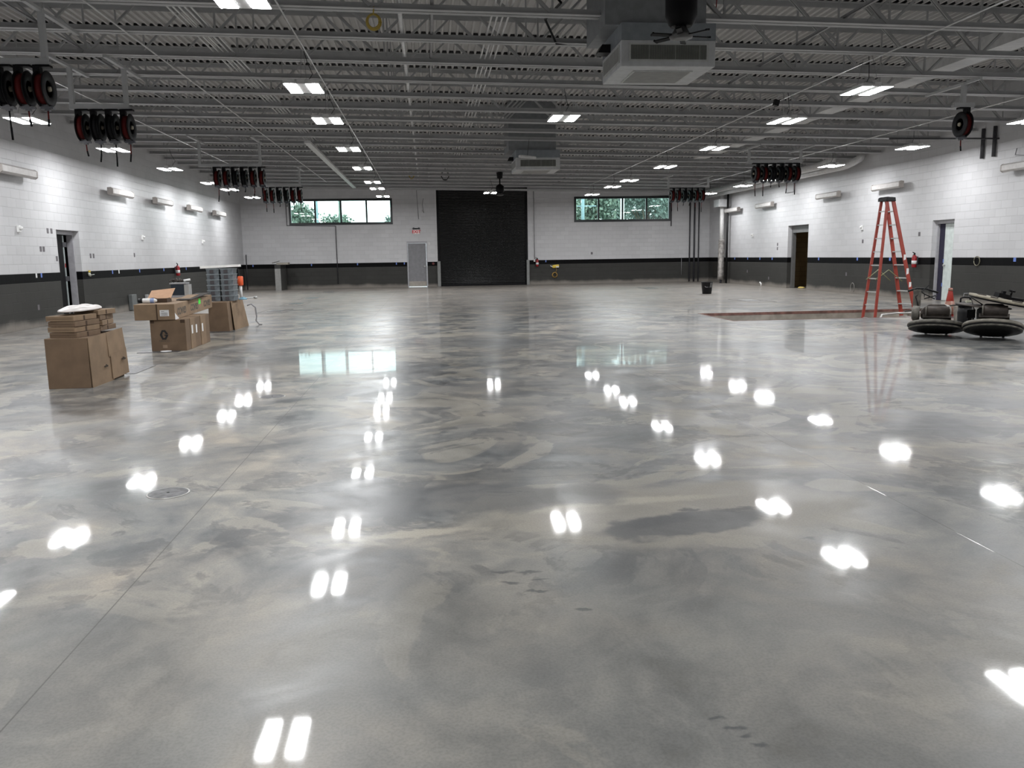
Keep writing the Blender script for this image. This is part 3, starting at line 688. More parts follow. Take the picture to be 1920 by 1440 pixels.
# empty electrical boxes
def ebox(X, y, z, s, lab):
    bm = B(); x0, x1 = sorted((X, X+s*.004)); box(bm, (x0, y-.05, z-.06), (x1, y+.05, z+.06)); o = obj('electrical_box', bm, mat('open_box_grey', (.12, .11, .12), .5), None)
    tag(o, lab, 'electrical box', 'open electrical boxes')
for k, (y, z) in enumerate(((20.85, 2.2), (21.05, 2.2), (20.4, 1.77), (20.55, 1.77), (23.25, 1.62), (23.45, 1.62), (21.2, 1.55), (20.0, .45), (26.6, 1.65))):
    ebox(XL, y, z, 1, ('small electrical box in the left wall, ' + ['left of the pair above the doorway height', 'right of the pair above the doorway height', 'left of the pair left of the doorway', 'right of the pair left of the doorway', 'left of the pair right of the doorway', 'right of the pair right of the doorway', 'single one at the door jamb', 'low one at the left edge', 'faint one behind the cartons'][k]))
for k, (y, z, w_) in enumerate(((23.4, 1.9, 'above the right fire extinguisher'), (26.6, 1.75, 'left of the ladder below the strobe'), (27.6, .65, 'low in the grey paint left of the ladder'), (33.4, 1.75, 'upper of two left of the tan doorway'), (33.4, 1.58, 'lower of two left of the tan doorway'), (34.2, .35, 'low left of the tan doorway'), (36.6, .6, 'low by the boxed downpipe'))):
    ebox(XR, y, z, -1, 'small electrical box in the right wall, '+w_)
bm = B(); box(bm, (8.25, YF-.004, 1.46), (8.35, YF, 1.58)); tag(obj('electrical_box', bm, mat('open_box_grey')), 'single grey electrical box in the far wall right of the rolling door', 'electrical box')
# blue tape tabs on the black stripe
def tab(ax, u, z, lab, m=BLUE, w_=.05, h=.10):
    bm = B()
    if ax == 'L': box(bm, (XL, u-w_/2, z-h/2), (XL+.003, u+w_/2, z+h/2))
    elif ax == 'R': box(bm, (XR-.003, u-w_/2, z-h/2), (XR, u+w_/2, z+h/2))
    else: box(bm, (u-w_/2, YF-.003, z-h/2), (u+w_/2, YF, z+h/2))
    tag(obj('tape_tab', bm, m), lab, 'tape', 'tape tabs on the black stripe')
for k, (u, m_) in enumerate(((20.05, PAPER), (20.3, BLUE), (24.7, BLUE), (25.2, PAPER), (26.95, BLUE), (29.35, BLUE), (32.0, BLUE))):
    tab('L', u, 1.17, 'bit of %s tape on the left wall black stripe, %s from the front' % ('white' if m_ is PAPER else 'blue', ORD[k]), m_, .07)
for k, u in enumerate((19.3, 24.9, 26.9, 29.7, 33.9, 35.2, 36.6, 38.2)): tab('R', u, 1.17, 'bit of blue tape on the right wall black stripe, %s from the front' % ORD[k], BLUE, .09)
for k, u in enumerate((-8.45, -5.65, -3.42, -1.52, -1.13, 5.95)): tab('F', u, 1.16, 'bit of blue tape on the far wall black stripe, %s from the left' % ORD[k], BLUE, .05)

def extinguisher(loc, s, lab, rz):
    t = thing('fire_extinguisher', lab, 'fire extinguisher', loc, (0, 0, rz), 'fire extinguishers')
    bm = B(); lathe(bm, [(.05, 0), (.065, .01), (.07, .03), (.07, .30), (.055, .34), (.025, .365)], (0, 0, 0), 18); obj('cylinder', bm, RED, t)
    bm = B(); cyl(bm, (0, 0, .10), (0, 0, .20), .0715, seg=18); obj('paper_label', bm, PAPER, t)
    bm = B(); box(bm, (-.012, -.03, .365), (.012, .03, .40)); prism(bm, [(-.03, .39), (.10, .44), (.10, .455), (-.03, .42)], 'x', -.012, .012); obj('valve_handle', bm, BLACKM, t)
    bm = B(); tube(bm, [(0, .03, .38), (0, .085, .36), (0, .095, .25), (0, .08, .12)], .009); obj('hose', bm, BLACK, t)
    bm = B(); box(bm, (.06, -.03, .1), (.10, .03, .32)); obj('wall_bracket', bm, DGREYM, t)
extinguisher((XL+.10, 30.6, .93), 1, 'red fire extinguisher on the left wall above the cartons', pi)
extinguisher((XR-.10, 23.42, .93), -1, 'red fire extinguisher on the right wall beside the ladder', 0)
extinguisher((5.50, YF-.10, .90), -1, 'red fire extinguisher on the far wall right of the rolling door', pi/2)

# exit sign
t = thing('exit_sign', 'small red and white exit sign above the grey door', 'exit sign', (-.49, YF, 2.70))
bm = B(); box(bm, (-.17, -.05, -.13), (.17, 0, .11)); obj('housing', bm, WHITE, t, .01)
text('exit_letters', 'EXIT', mat('exit_red', (.40, .005, .012), .4, emit=.15), t, .20, Matrix.Translation((0, -.053, -.01)) @ Matrix.Rotation(pi/2, 4, 'X'), .002, .006)
for s in (-1, 1):
    bm = B(); lathe(bm, [(.05, 0), (.055, .05), (.03, .08)], (s*.13, -.0, .15), 14, Matrix.Rotation(pi/2, 4, 'X')); obj('lamp_head', bm, DGREYM, t)
bm = B(); box(bm, (-.10, -.045, .11), (.10, 0, .17)); obj('top_bar', bm, BLACKM, t)
bm = B(); box(bm, (.09, YF-.03, 2.05), (.15, YF, 2.17)); tag(obj('door_contact', bm, WHITE, None, .004), 'tiny white box at the top right of the grey door', 'sensor')
bm = B(); cyl(bm, (.30, YF-.04, 1.13), (.30, YF, 1.13), .06); tag(obj('alarm_bell', bm, mat('dull_red', (.10, .012, .012), .5)), 'dull red round alarm on the black stripe beside the grey door', 'alarm')
bm = B(); box(bm, (5.33, YF-.05, 1.14), (5.43, YF, 1.26)); tag(obj('door_switch', bm, WHITE, None, .005), 'small white switch box right of the rolling door', 'switch')

# conduits and pipes on the far wall
yw = YF-.035
run('conduit', [(-6.72, yw, 4.72), (-6.72, yw, 3.07), (-4.40, yw, 3.02), (-4.40, yw, .22)], .02, DGREYM, 'dark conduit dropping past the left window and bending under it down the far wall', 'conduit')
run('conduit', [(-8.74, yw, 1.70), (-8.76, yw, .02)], .022, DGREYM, 'short dark conduit stub in the far left corner', 'conduit')
run('conduit', [(5.36, yw, 4.60), (5.38, yw, 1.26)], .016, GREYM, 'thin conduit dropping to the switch right of the rolling door', 'conduit')
run('conduit', [(-.42, yw, 4.7), (-.36, yw, 3.3)], .008, DGREYM, 'thin hanging wire above the exit sign', 'wire')
run('conduit', [(-.10, yw, 4.3), (-.16, yw, 4.0), (-.09, yw, 3.6), (-.18, yw, 3.75)], .007, DGREYM, 'loose looped wire right of the hanging wire above the exit sign', 'wire')
run('pipe_stub', [(12.39, yw, 4.35), (12.39, yw, 2.82)], .022, DGREYM, 'dark pipe stub just right of the right window', 'pipe')
for k, (x, r) in enumerate(((13.36, .035), (13.60, .045), (13.83, .035))):
    run('riser_pipe', [(x, YF-.06, 4.45), (x, YF-.06, .02)], r, DGREYM, 'tall dark riser pipe in the far right corner, %s from the left' % ORD[k], 'pipe', 'corner riser pipes')
run('conduit', [(12.95, YF-.04, 1.2), (12.95, YF-.04, .35)], .012, GREYM, 'thin grey conduit low on the far wall left of the riser pipes', 'conduit')
run('short_black_pipe', [(11.2, YF-.03, 4.30), (12.3, YF-.03, 4.32)], .02, BLACK, 'short black pipe above the right window', 'pipe')  # straight black pipe along the wall over the window

# yellow cord reel on the far wall
t = thing('cord_reel', 'yellow cord and tool hanging low on the far wall right of the rolling door', 'cord reel', (6.42, YF-.06, .35))
bm = B(); cbox(bm, (.02, 0, .55), (.34, .10, .15), (0, R(-6), 0)); obj('yellow_body', bm, YEL, t, .03)
bm = B(); cbox(bm, (.10, -.055, .52), (.14, .01, .07)); obj('white_label', bm, PAPER, t)
bm = B(); prism(bm, [(-.25, .56), (-.14, .50), (-.14, .54), (-.25, .60)], 'y', -.03, .03); obj('pale_tip', bm, WHITE, t)
bm = B()
for q in range(4): tube(bm, [(.13*cos(a*pi/8)*(.8+.08*q)-.03, .01*q-.02, .13*sin(a*pi/8)*(.85+.06*q)+.12) for a in range(17)], .012, 6)
tube(bm, [(.02, 0, .25), (.07, 0, .36), (.03, 0, .48)], .012, 6); obj('coiled_cord', bm, mat('ochre_cord', (.33, .2, .045), .6), t)
# yellow tag and stickers on left wall stripe
t = thing('pipe_valve', 'small valve with yellow tag on the black stripe right of the left doorway', 'valve', (XL+.03, 22.98, 1.10))
bm = B(); cyl(bm, (0, 0, 0), (0, 0, .08), .03); cyl(bm, (0, .05, -.02), (0, .05, .05), .02); obj('valve_body', bm, mat('pale_brass', (.5, .5, .42), .4), t)
bm = B(); cbox(bm, (.01, 0, .12), (.03, .07, .05)); obj('yellow_tag', bm, YEL, t)
bm = B(); tube(bm, [(0, .08, .02), (0, .32, .03)], .008, 6); obj('lever', bm, ALU, t)
# wire loop on the right wall stripe
bm = B(); tube(bm, [(XR-.02, 20.7+.12*cos(a*pi/6), 1.13+.12*sin(a*pi/6)) for a in range(13)], .012, 6); tag(obj('coiled_wire', bm, mat('dull_wire', (.16, .15, .10), .5)), 'small coil of dull wire hanging on the black stripe right of the white door', 'wire')
# stubs along the foot of the walls
for (p, lab) in (((XL+.06, 20.3), 'white pipe stub at the foot of the left wall near the front'), ((XR-.12, 34.7), 'white slanted pipe stub at the foot of the right wall')):
    bm = B(); s = 1 if p[0] < 0 else -1; tube(bm, [(p[0], p[1], 0), (p[0], p[1], .10), (p[0]+s*.04, p[1]+.05, .17)], .03); tag(obj('pipe_stub', bm, WHITE), lab, 'pipe stub')
bm = B(); box(bm, (XL+.01, 25.75, .02), (XL+.12, 26.15, .48)); tag(obj('junction_cabinet', bm, mat('cabinet_grey', (.13, .14, .14), .5), None, .01), 'small grey metal cabinet at the foot of the left wall left of the cartons', 'cabinet')
bm = B(); box(bm, (XL+.01, 27.2, .12), (XL+.08, 27.4, .42)); tag(obj('junction_cabinet', bm, mat('pale_box', (.3, .3, .3), .5), None, .01), 'paler narrow box at the foot of the left wall beside the long carton', 'cabinet')
bm = B(); tube(bm, [(XR-.05, 27.05+.13*cos(a*pi/6), .20+.17*sin(a*pi/6)) for a in range(-2, 9)], .010, 6); tag(obj('wire_loop', bm, mat('dull_wire2', (.25, .24, .22), .5)), 'thin loop of wire at the foot of the right wall left of the ladder', 'wire')
# downpipe with metal guard near the right wall
t = thing('downpipe', 'white downpipe with a boxed head and a dented metal guard in the far right corner', 'downpipe', (14.10, 39.2, 0))
bm = B(); cyl(bm, (0, 0, 2.0), (0, 0, 3.70), .10, seg=20); obj('pipe', bm, WHITE, t)
bm = B(); box(bm, (-.30, -.36, 3.60), (.29, .36, 3.95)); obj('leader_head', bm, mat('head_white', (.55, .56, .57), .45), t, .01)
bm = B(); cyl(bm, (0, 0, 3.95), (0, 0, 4.7), .10, seg=20); obj('upper_pipe', bm, WHITE, t)
bm = B(); lathe(bm, [(.15, .16), (.155, .4), (.145, 1.0), (.155, 1.6), (.15, 2.02), (.17, 2.06), (.10, 2.07)], (0, 0, 0), 20); obj('metal_guard', bm, mat('dented_guard', (.42, .40, .38), .35, .5, var=.4, scale=6), t)
bm = B(); cyl(bm, (0, 0, 0), (0, 0, .17), .05); obj('foot_pipe', bm, DGREYM, t)
run('black_pipe', [(14.2, 38.72, 4.6), (14.2, 38.72, .0)], .05, BLACK, 'black vertical pipe beside the boxed white downpipe', 'pipe')
bm = B(); box(bm, (XR-.03, 40.5, .30), (XR, 41.2, .98)); tag(obj('wall_panel', bm, mat('dark_panel', (.035, .033, .028), .6)), 'dark recessed panel low on the right wall in the corner', 'panel')
# pipes high on the right wall behind the single reel
for k, y in enumerate((20.3, 20.75)):
    run('riser_pipe', [(XR-.05, y, 4.5), (XR-.05, y, 3.75)], .045, DGREYM, 'short dark pipe high on the right wall, %s of two' % ('nearer', 'farther')[k], 'pipe', 'short high pipes')
run('cross_pipe', [(XR, 20.2, 4.18), (11.5, 20.2, 4.18)], .02, DGREYM, 'thin dark horizontal pipe behind the single hose reel', 'pipe')
bm = B(); tube(bm, [(XR-.06, 19.1, 4.15), (XR-.10, 18.9, 3.9), (XR-.06, 19.15, 3.65), (XR-.05, 19.5, 3.7), (XR-.05, 19.45, 3.85)], .012, 6); tag(obj('hanging_cable', bm, GREYM), 'grey looped cable on the right wall behind the single hose reel', 'cable')
run('drop_pipe', [(XR-.05, 31.9, 4.3), (XR-.05, 31.9, 3.75), (XR-.35, 31.9, 3.72)], .03, GREYM, 'grey elbowed pipe high on the right wall beyond the bank of six reels', 'pipe')

# stub wall at the far left
t = thing('stub_wall', 'low painted stub wall standing out from the far wall at the left', 'stub wall', (-7.0, 40.2, 0))
bm = B(); box(bm, (-.13, 0, 0), (.13, 1.64, 1.2)); obj('block_core', bm, mat('stub_dark_side', (.07, .07, .066), .5), t)
bm = B(); box(bm, (-.132, -.012, 0), (.132, 0, 1.02)); obj('pale_end', bm, mat('stub_end', (.24, .24, .23), .5), t)
bm = B(); box(bm, (-.134, -.014, 1.02), (.134, 1.64, 1.2)); obj('black_stripe', bm, mat('stub_black', (.012, .012, .012), .5), t)
bm = B(); cbox(bm, (-6.85, 40.9, 1.25), (.55, .5, .10)); tag(obj('concrete_block', bm, mat('raw_block', (.30, .28, .24), .8), None, .01), 'beige block lying on top of the low stub wall', 'block')
bm = B(); cbox(bm, (-7.15, 40.7, 1.33), (.35, .12, .03), (0, R(-14), 0)); tag(obj('trowel', bm, DUST), 'small dusty tool resting on the block on the stub wall', 'tool')

# ================================================================= FLOOR ITEMS
for k, (x, y, r) in enumerate(((-1.672, 5.265, .13), (-1.69, 8.95, .135))):
    t = thing('floor_drain', 'round scuffed metal drain cover in the floor, %s of the two' % ('nearer', 'farther')[k], 'drain cover', (x, y, 0), group='round floor drain covers')
    bm = B(); lathe(bm, [(r, .0), (r, .003), (r*.93, .004), (r*.92, .001)], (0, 0, 0), 36); obj('rim', bm, mat('bright_rim', (.5, .49, .47), .35, .6), t)
    bm = B(); cyl(bm, (0, 0, .0015), (0, 0, .005), r*.92, seg=36); c = obj('cover_plate', bm, PLATE, t)
    bm = B(); cyl(bm, (0, 0, .005), (0, 0, .006), r*.07, seg=12); obj('lift_hole', bm, DARKHOLE, c)
def hatch(x, y, w_, d, label, plate=True):
    t = thing('floor_hatch', label, 'floor hatch', (x, y, 0), group='rectangular floor hatches')
    bm = B()
    for lo, hi in (((-w_,-d,0),(w_,-d+.02,.004)), ((-w_,d-.02,0),(w_,d,.004)), ((-w_,-d,0),(-w_+.02,d,.004)), ((w_-.02,-d,0),(w_,d,.004))): box(bm, lo, hi)
    obj('edge_frame', bm, mat('hatch_edge', (.10, .095, .09), .5), t)
    if plate:
        bm = B(); box(bm, (-w_*.55, -d*.2, 0), (w_*.55, d*.6, .005)); obj('lift_plate', bm, PLATE, t)
for k, (x, y) in enumerate(((-4.33, 24.1), (-4.33, 27.8), (-4.33, 31.6), (-4.33, 37.0))): hatch(x, y, .36, .95, 'rectangular floor hatch in the left line beyond the cartons, %s from the front' % ORD[k])
for k, (x, y) in enumerate(((9.75, 24.4), (9.4, 34.4))): hatch(x, y, .4, .95, 'rectangular floor hatch beyond the pit, %s one' % ('nearer', 'farther')[k])
for k, (x, y, w_, d, lab) in enumerate(((-4.0, 11.6, .16, .42, 'dark steel plate in the floor behind the near carton'), (-4.35, 13.85, .32, .12, 'dark steel plate in the floor in front of the logo cartons'), (-4.3, 17.47, .32, .1, 'dark steel plate at the foot of the farthest carton'), (-7.45, 8.95, .3, .12, 'dark plate in the floor at the far left edge'))):
    bm = B(); box(bm, (x-w_, y-d, 0), (x+w_, y+d, .005)); tag(obj('steel_plate', bm, PLATE), lab, 'steel plate')
bm = B(); cyl(bm, (-4.25, 13.85, .006), (-4.25, 13.85, .012), .085, seg=28); tag(obj('pale_disc', bm, PAPER), 'pale round lid lying at the foot of the logo cartons', 'lid')

# ---- near carton with flat boxes and bag
def carton_faces(t, x0, x1, y0, y1, z0, z1, m, seam=True):
    bm = B(); box(bm, (x0, y0, z0), (x1, y1, z1)); o = obj('carton_body', bm, m, t, .006); return o
t = thing('carton', 'big open-bottomed cardboard cover nearest the camera, under the flat boxes', 'cardboard box', (-4.18, 10.0, 0))
bm = B(); prism(bm, [(-.235, 0), (.235, 0), (.235, .585), (-.235, .585)], 'y', 0, 1.08); obj('carton_body', bm, CARD, t, .004)
def flap(bm, pts, th, ax=0):
    v0 = [bm.verts.new(p) for p in pts]; v1 = [bm.verts.new(V(p)+V((th, 0, 0))) for p in pts]; bm.faces.new(v0[::-1]); bm.faces.new(v1); k = len(pts)
    for i in range(k): bm.faces.new((v0[i], v0[(i+1)%k], v1[(i+1)%k], v1[i]))
bm = B(); flap(bm, [(.245, .02, .0), (.255, .66, .0), (.238, .66, .60), (.238, .01, .585)], .008); p = obj('side_panel', bm, CARD2, t)
bm = B(); flap(bm, [(.266, .60, .02), (.272, 1.14, .03), (.258, 1.13, .36), (.258, .60, .32)], .008); obj('side_panel', bm, CARD2, t)
bm = B(); flap(bm, [(.256, .56, .30), (.256, 1.12, .36), (.24, 1.10, .615), (.24, .56, .60)], .008); obj('side_panel', bm, CARD2, t)
for yy, zz in ((.40, .19), (.92, .22)):
    bm = B()
    for a in range(3): box(bm, (.276 if yy > .6 else .256, yy+.035*a, zz), (.288+.012*(yy > .6) if yy > .6 else .27, yy+.035*a+.010, zz+.02+.012*(a == 1)))
    obj('printed_marks', bm, INKG, t)
FB = []
def flatbox(x, y, z, w_, d, h, rz, lab, m):
    t = thing('flat_box', lab, 'cardboard box', (x, y, z), (0, 0, rz), 'flat boxes on the near carton')
    bm = B(); box(bm, (-w_/2, 0, 0), (w_/2, d, h)); obj('box_body', bm, m, t, .004)
    bm = B(); box(bm, (w_/2, d*.42, .004), (w_/2+.002, d*.48, h-.004)); obj('side_seam', bm, CARDD, t)
    bm = B(); box(bm, (-w_/2+.01, -.002, h*.5-.001), (w_/2-.01, 0, h*.5+.001)); obj('front_crease', bm, CARDD, t)
for k in range(4):
    flatbox(-4.235+(.012, -.006, .004, -.012)[k], 10.06, .586+k*.064, .33, .50, .060, R((-9, -11, -10, -8)[k]), 'flat cardboard box in the front stack on the near carton, %s from the bottom' % ORD[k], CARD2 if k % 2 else CARD)
for k in range(4):
    flatbox(-4.15+(.0, .02, .0, -.01)[k], 10.60, .618+k*.064, .30, .44, .060, R((-3, 4, 1, -6)[k]), 'flat cardboard box in the rear stack on the near carton, %s from the bottom' % ORD[k], CARD2 if k % 2 else CARD)
# bag
bm = B(); bmesh.ops.create_icosphere(bm, subdivisions=4, radius=1)
for v in bm.verts:
    p = v.co.copy(); v.co = V((p.x*.17, p.y*.50, max(p.z, -.15)*.055*(1+.25*sin(p.x*7)*cos(p.y*6))))
for f in bm.faces: f.smooth = True
tag(obj('plastic_bag', bm, BAG, None, 0, (-4.22, 10.60, .886)), 'crumpled white plastic bag lying on top of the flat boxes', 'bag')
# ---- logo cartons
ys = [13.95, 14.22, 14.50, 14.86, 15.20, 15.46]
def hexlogo(parent, y, xc, zc_, s):
    """open hexagonal ring with an inward notch, printed on the carton front"""
    bm = B(); out = [(cos(R(a)), sin(R(a))) for a in (0, 60, 120, 180, 240, 300)]
    O = [(-.45, 1), (.35, 1), (.95, .25), (.95, .1), (.45, .1), (.15, .62), (-.2, .62), (-.42, 0), (-.2, -.62), (.2, -.62), (.42, -.2), (.1, -.2), (.1, .02), (1, .02), (1, -.15), (.45, -1), (-.45, -1), (-1, 0)]
    quads = [(0, 1, 5, 6), (1, 2, 3, 5), (3, 4, 5), (0, 6, 7, 17), (17, 7, 8, 16), (16, 8, 9, 15), (15, 9, 10, 14), (14, 10, 11, 12, 13)]
    for q in quads:
        a = [bm.verts.new((xc+O[i][0]*s*.85, y, zc_+O[i][1]*s)) for i in q]
        b_ = [bm.verts.new((xc+O[i][0]*s*.85, y-.002, zc_+O[i][1]*s)) for i in q]
        bm.faces.new(a); bm.faces.new(b_)
        for i in range(len(q)): j = (i+1) % len(q); bm.faces.new((a[i], a[j], b_[j], b_[i]))
    obj('printed_logo', bm, INK, parent)
for k in range(5):
    y0, y1 = ys[k], ys[k+1]-.018; t = thing('upright_carton', 'upright cardboard carton under the long box, %s from the front%s' % (ORD[k], ', with a black hexagon logo' if k == 0 else ''), 'cardboard box', (-4.225, y0, 0), group='upright cartons')
    dx = (0, .004, -.004, .003, -.003)[k]; bm = B(); box(bm, (-.278+dx, 0, 0), (.278+dx, y1-y0, .508)); obj('carton_body', bm, CARD if k % 2 == 0 else CARD2, t, .005)
    if k in (1, 2, 3):
        bm = B(); box(bm, (.279+dx, .05, .26-.01*k), (.281+dx, .13, .40-.01*k)); obj('paper_label', bm, PAPER, t)
    if k == 0:
        hexlogo(t, -.001, -.07, .265, .078)
        text('printed_name', 'GRACO', INKG, t, .045, Matrix.Translation((-.07, -.002, .165)) @ Matrix.Rotation(pi/2, 4, 'X'), .0005)
        bm = B(); box(bm, (-.10, -.002, .05), (-.03, 0, .10)); obj('faint_label', bm, mat('faint_label', (.27, .19, .13), .8), t)
        bm = B(); box(bm, (-.27, -.002, .455), (-.21, 0, .508)); box(bm, (.20, -.002, .455), (.27, 0, .508)); obj('dark_tape', bm, CARDD, t)
# long box across the top, slightly turned
t = thing('long_box', 'long printed cardboard box lying across the upright cartons', 'cardboard box', (-4.40, 13.90, .510), (0, 0, R(4.6)), None)
bm = B(); box(bm, (-.31, 0, 0), (.31, 3.50, .255)); obj('box_body', bm, CARD2, t, .006)
bm = B(); box(bm, (.025, -.003, .0), (.045, 0, .255)); obj('front_seam', bm, CARDD, t)
bm = B(); box(bm, (.08, -.004, .06), (.22, 0, .16)); lb = obj('shipping_label', bm, PAPER, t)
bm = B(); box(bm, (.10, -.006, .135), (.15, -.004, .142)); [box(bm, (.10, -.006, .07+.014*q), (.20, -.004, .074+.014*q)) for q in range(4)]; obj('label_print', bm, INKG, lb)
for q in range(3):
    text('printed_name', 'GRACO', INKG, t, .155, Matrix.Translation((.311, (.56, 1.66, 2.93)[q], .125)) @ Matrix.Rotation(pi/2, 4, 'Z') @ Matrix.Rotation(pi/2, 4, 'X') @ Matrix.Rotation(pi, 4, 'Z') @ Matrix.Diagonal((1.3, 1, 1, 1)), .0008, .006)
bm = B(); cbox(bm, (.312, 2.15, .19), (.003, .20, .10)); obj('green_sticker', bm, GREEN, t)
bm = B(); flap(bm, [(.3105, .0, .0), (.3105, .30, .0), (.3105, .0, .11)], .002); obj('torn_patch', bm, PAPER, t)
# items on the long box
t = thing('open_carton', 'small open cardboard box with its lid up on the long box', 'cardboard box', (-4.52, 14.44, .766), (0, 0, R(4)))
bm = B()
for lo, hi in (((-.16, 0, 0), (.16, .006, .07)), ((-.16, .34, 0), (.16, .346, .07)), ((-.16, 0, 0), (-.154, .346, .07)), ((.154, 0, 0), (.16, .346, .07)), ((-.16, 0, 0), (.16, .346, .004))): box(bm, lo, hi)
obj('tray', bm, CARDD, t)
bm = B(); M = Matrix.Translation((0, .34, .07)) @ Matrix.Rotation(R(22), 4, 'X') @ Matrix.Rotation(R(-6), 4, 'Y'); box(bm, (-.23, -.1, 0), (.17, .34, .006), M); obj('lid', bm, mat('lid_card', (.42, .25, .15), .8), t)
t = thing('spray_bottle', 'white and blue bottle with black cap lying on the long box', 'bottle', (-4.575, 14.30, .807), (0, R(90), R(4)))
bm = B(); lathe(bm, [(.038, -.12), (.04, -.10), (.04, .05), (.018, .10)], (0, 0, 0), 16); obj('bottle_body', bm, WHITE, t)
bm = B(); cyl(bm, (0, 0, .0), (0, 0, .06), .0405); obj('blue_label', bm, mat('pale_blue', (.25, .33, .55), .5), t)
bm = B(); cyl(bm, (0, 0, -.19), (0, 0, -.12), .036); obj('cap', bm, BLACK, t)
t = thing('battery_box', 'dark blue box with tangled tools on top, standing on the long box', 'tool box', (-4.72, 16.35, .766), (0, 0, R(4)))
bm = B(); box(bm, (-.12, 0, .02), (.12, .28, .25)); obj('blue_body', bm, NAVY, t, .008)
bm = B(); box(bm, (-.125, -.003, 0), (.125, .285, .04)); obj('pale_base', bm, GREYM, t)
bm = B(); box(bm, (.12, .0, .02), (.20, .28, .24)); obj('pale_side', bm, mat('pale_side', (.35, .35, .34), .5), t)
bm = B(); box(bm, (-.14, -.01, .25), (.16, .30, .275)); obj('lid', bm, GREYM, t)
bm = B()
for q in range(9):
    a = random.uniform(0, 6); x, y = random.uniform(-.1, .1), random.uniform(.02, .25)
    tube(bm, [(x, y, .285), (x+.05*cos(a), y+.05*sin(a), .33+random.uniform(0, .03)), (x+.09*cos(a+1), y+.06*sin(a+1), .30)], .012, 6)
obj('tangled_tools', bm, DUSTB, t)
bm = B(); cyl(bm, (.10, .1, .31), (.22, .12, .33), .022); obj('pale_handle', bm, WHITE, t)
t = thing('folded_cardboard', 'dark folded sheet of cardboard lying on the far part of the long box', 'cardboard sheet', (-4.30, 15.12, .769), (0, 0, R(4.6)))
bm = B(); M = Matrix.Rotation(R(1.2), 4, 'X'); box(bm, (-.10, .0, .0), (.155, 1.9, .012), M); box(bm, (-.03, -.12, .004), (.165, 1.35, .02), M); obj('sheet', bm, mat('dark_sheet', (.03, .024, .02), .8), t)
bm = B(); M = Matrix.Rotation(R(2.2), 4, 'X'); box(bm, (-.09, .15, .012), (.10, 1.0, .018), M); obj('brown_sheet', bm, CARD2, t)
# ---- third carton with totes
t = thing('carton', 'large cardboard cover farthest back, carrying the stacked grey totes', 'cardboard box', (-4.3, 17.6, 0))
bm = B()
v = [(-.215, 0, 0), (.20, 0, 0), (.235, 1.35, 0), (-.215, 1.35, 0), (-.195, 0, .60), (.175, 0, .60), (.19, 1.22, .605), (-.195, 1.25, .60)]
vv = [bm.verts.new(p) for p in v]
for f in ((3,2,1,0),(4,5,6,7),(0,1,5,4),(1,2,6,5),(2,3,7,6),(3,0,4,7)): bm.faces.new([vv[i] for i in f])
obj('carton_body', bm, CARD, t, .006)
bm = B(); flap(bm, [(.245, .25, 0), (.28, 1.45, .0), (.215, 1.25, .60), (.195, .25, .60)], .006); obj('side_flap', bm, CARD2, t)
for c_ in range(2):
    for k in range(6):
        x = -4.46+c_*.285; t = thing('storage_tote', 'grey plastic tote, %s from the bottom of the %s stack on the farthest carton' % (ORD[k], ('left', 'right')[c_]), 'tote', (x, 17.98, .606+k*.1125), group='stacked grey totes')
        bm = B(); M = None
        vv = [bm.verts.new(p) for p in ((-.118,0,0),(.118,0,0),(.118,.36,0),(-.118,.36,0),(-.128,-.01,.10),(.128,-.01,.10),(.128,.37,.10),(-.128,.37,.10))]
        for f in ((3,2,1,0),(0,1,5,4),(1,2,6,5),(2,3,7,6),(3,0,4,7),(4,5,6,7)): bm.faces.new([vv[i] for i in f])
        obj('tote_body', bm, TOTE, t)
        bm = B(); box(bm, (-.135, -.017, .098), (.135, .377, .1115)); obj('rim', bm, mat('tote_rim', (.22, .25, .26), .4), t)
        bm = B(); box(bm, (-.06, -.014, .015), (.02, -.008, .085)); obj('front_slot', bm, mat('tote_slot', (.05, .045, .05), .6), t)
bm = B(); cbox(bm, (-4.33, 18.15, 1.322), (.78, .30, .05), (0, R(-2.0), R(4))); tag(obj('white_board', bm, mat('white_foam', (.78, .77, .74), .6), None, .004), 'long white board lying across the top of the stacked totes', 'board')
t = thing('cordless_torch', 'orange and black cordless torch standing behind the stacked totes', 'tool', (-4.03, 18.55, .606))  # torch made of a pale stem, orange body and black grip
bm = B(); lathe(bm, [(.05, .30), (.06, .32), (.06, .48), (.045, .50)], (0, 0, 0), 16); obj('orange_body', bm, mat('bright_orange', (.75, .11, .03), .45), t)
bm = B(); cyl(bm, (0, 0, .0), (0, 0, .30), .028); obj('pale_stem', bm, WHITE, t)
bm = B(); box(bm, (-.065, -.03, .42), (-.02, .03, .66)); obj('black_grip', bm, BLACK, t)
bm = B(); tube(bm, [(-4.05, 18.35, .63), (-3.9, 18.4, .64), (-3.72, 18.45, .645)], .014, 8); cyl(bm, (-3.74, 18.45, .645), (-3.68, 18.46, .645), .03); tag(obj('steel_rod', bm, ALU), 'steel rod with a knob lying across the edge of the farthest carton', 'rod')
bm = B(); bmesh.ops.create_icosphere(bm, subdivisions=2, radius=1)
for v in bm.verts: v.co = V((v.co.x*.09, v.co.y*.10, max(v.co.z, -.2)*.04*(1+.4*sin(v.co.x*9))))
tag(obj('blue_rag', bm, mat('pale_blue_rag', (.18, .33, .42), .8), None, 0, (-3.93, 18.22, .625)), 'small pale blue rag on the farthest carton beside the rod', 'rag')
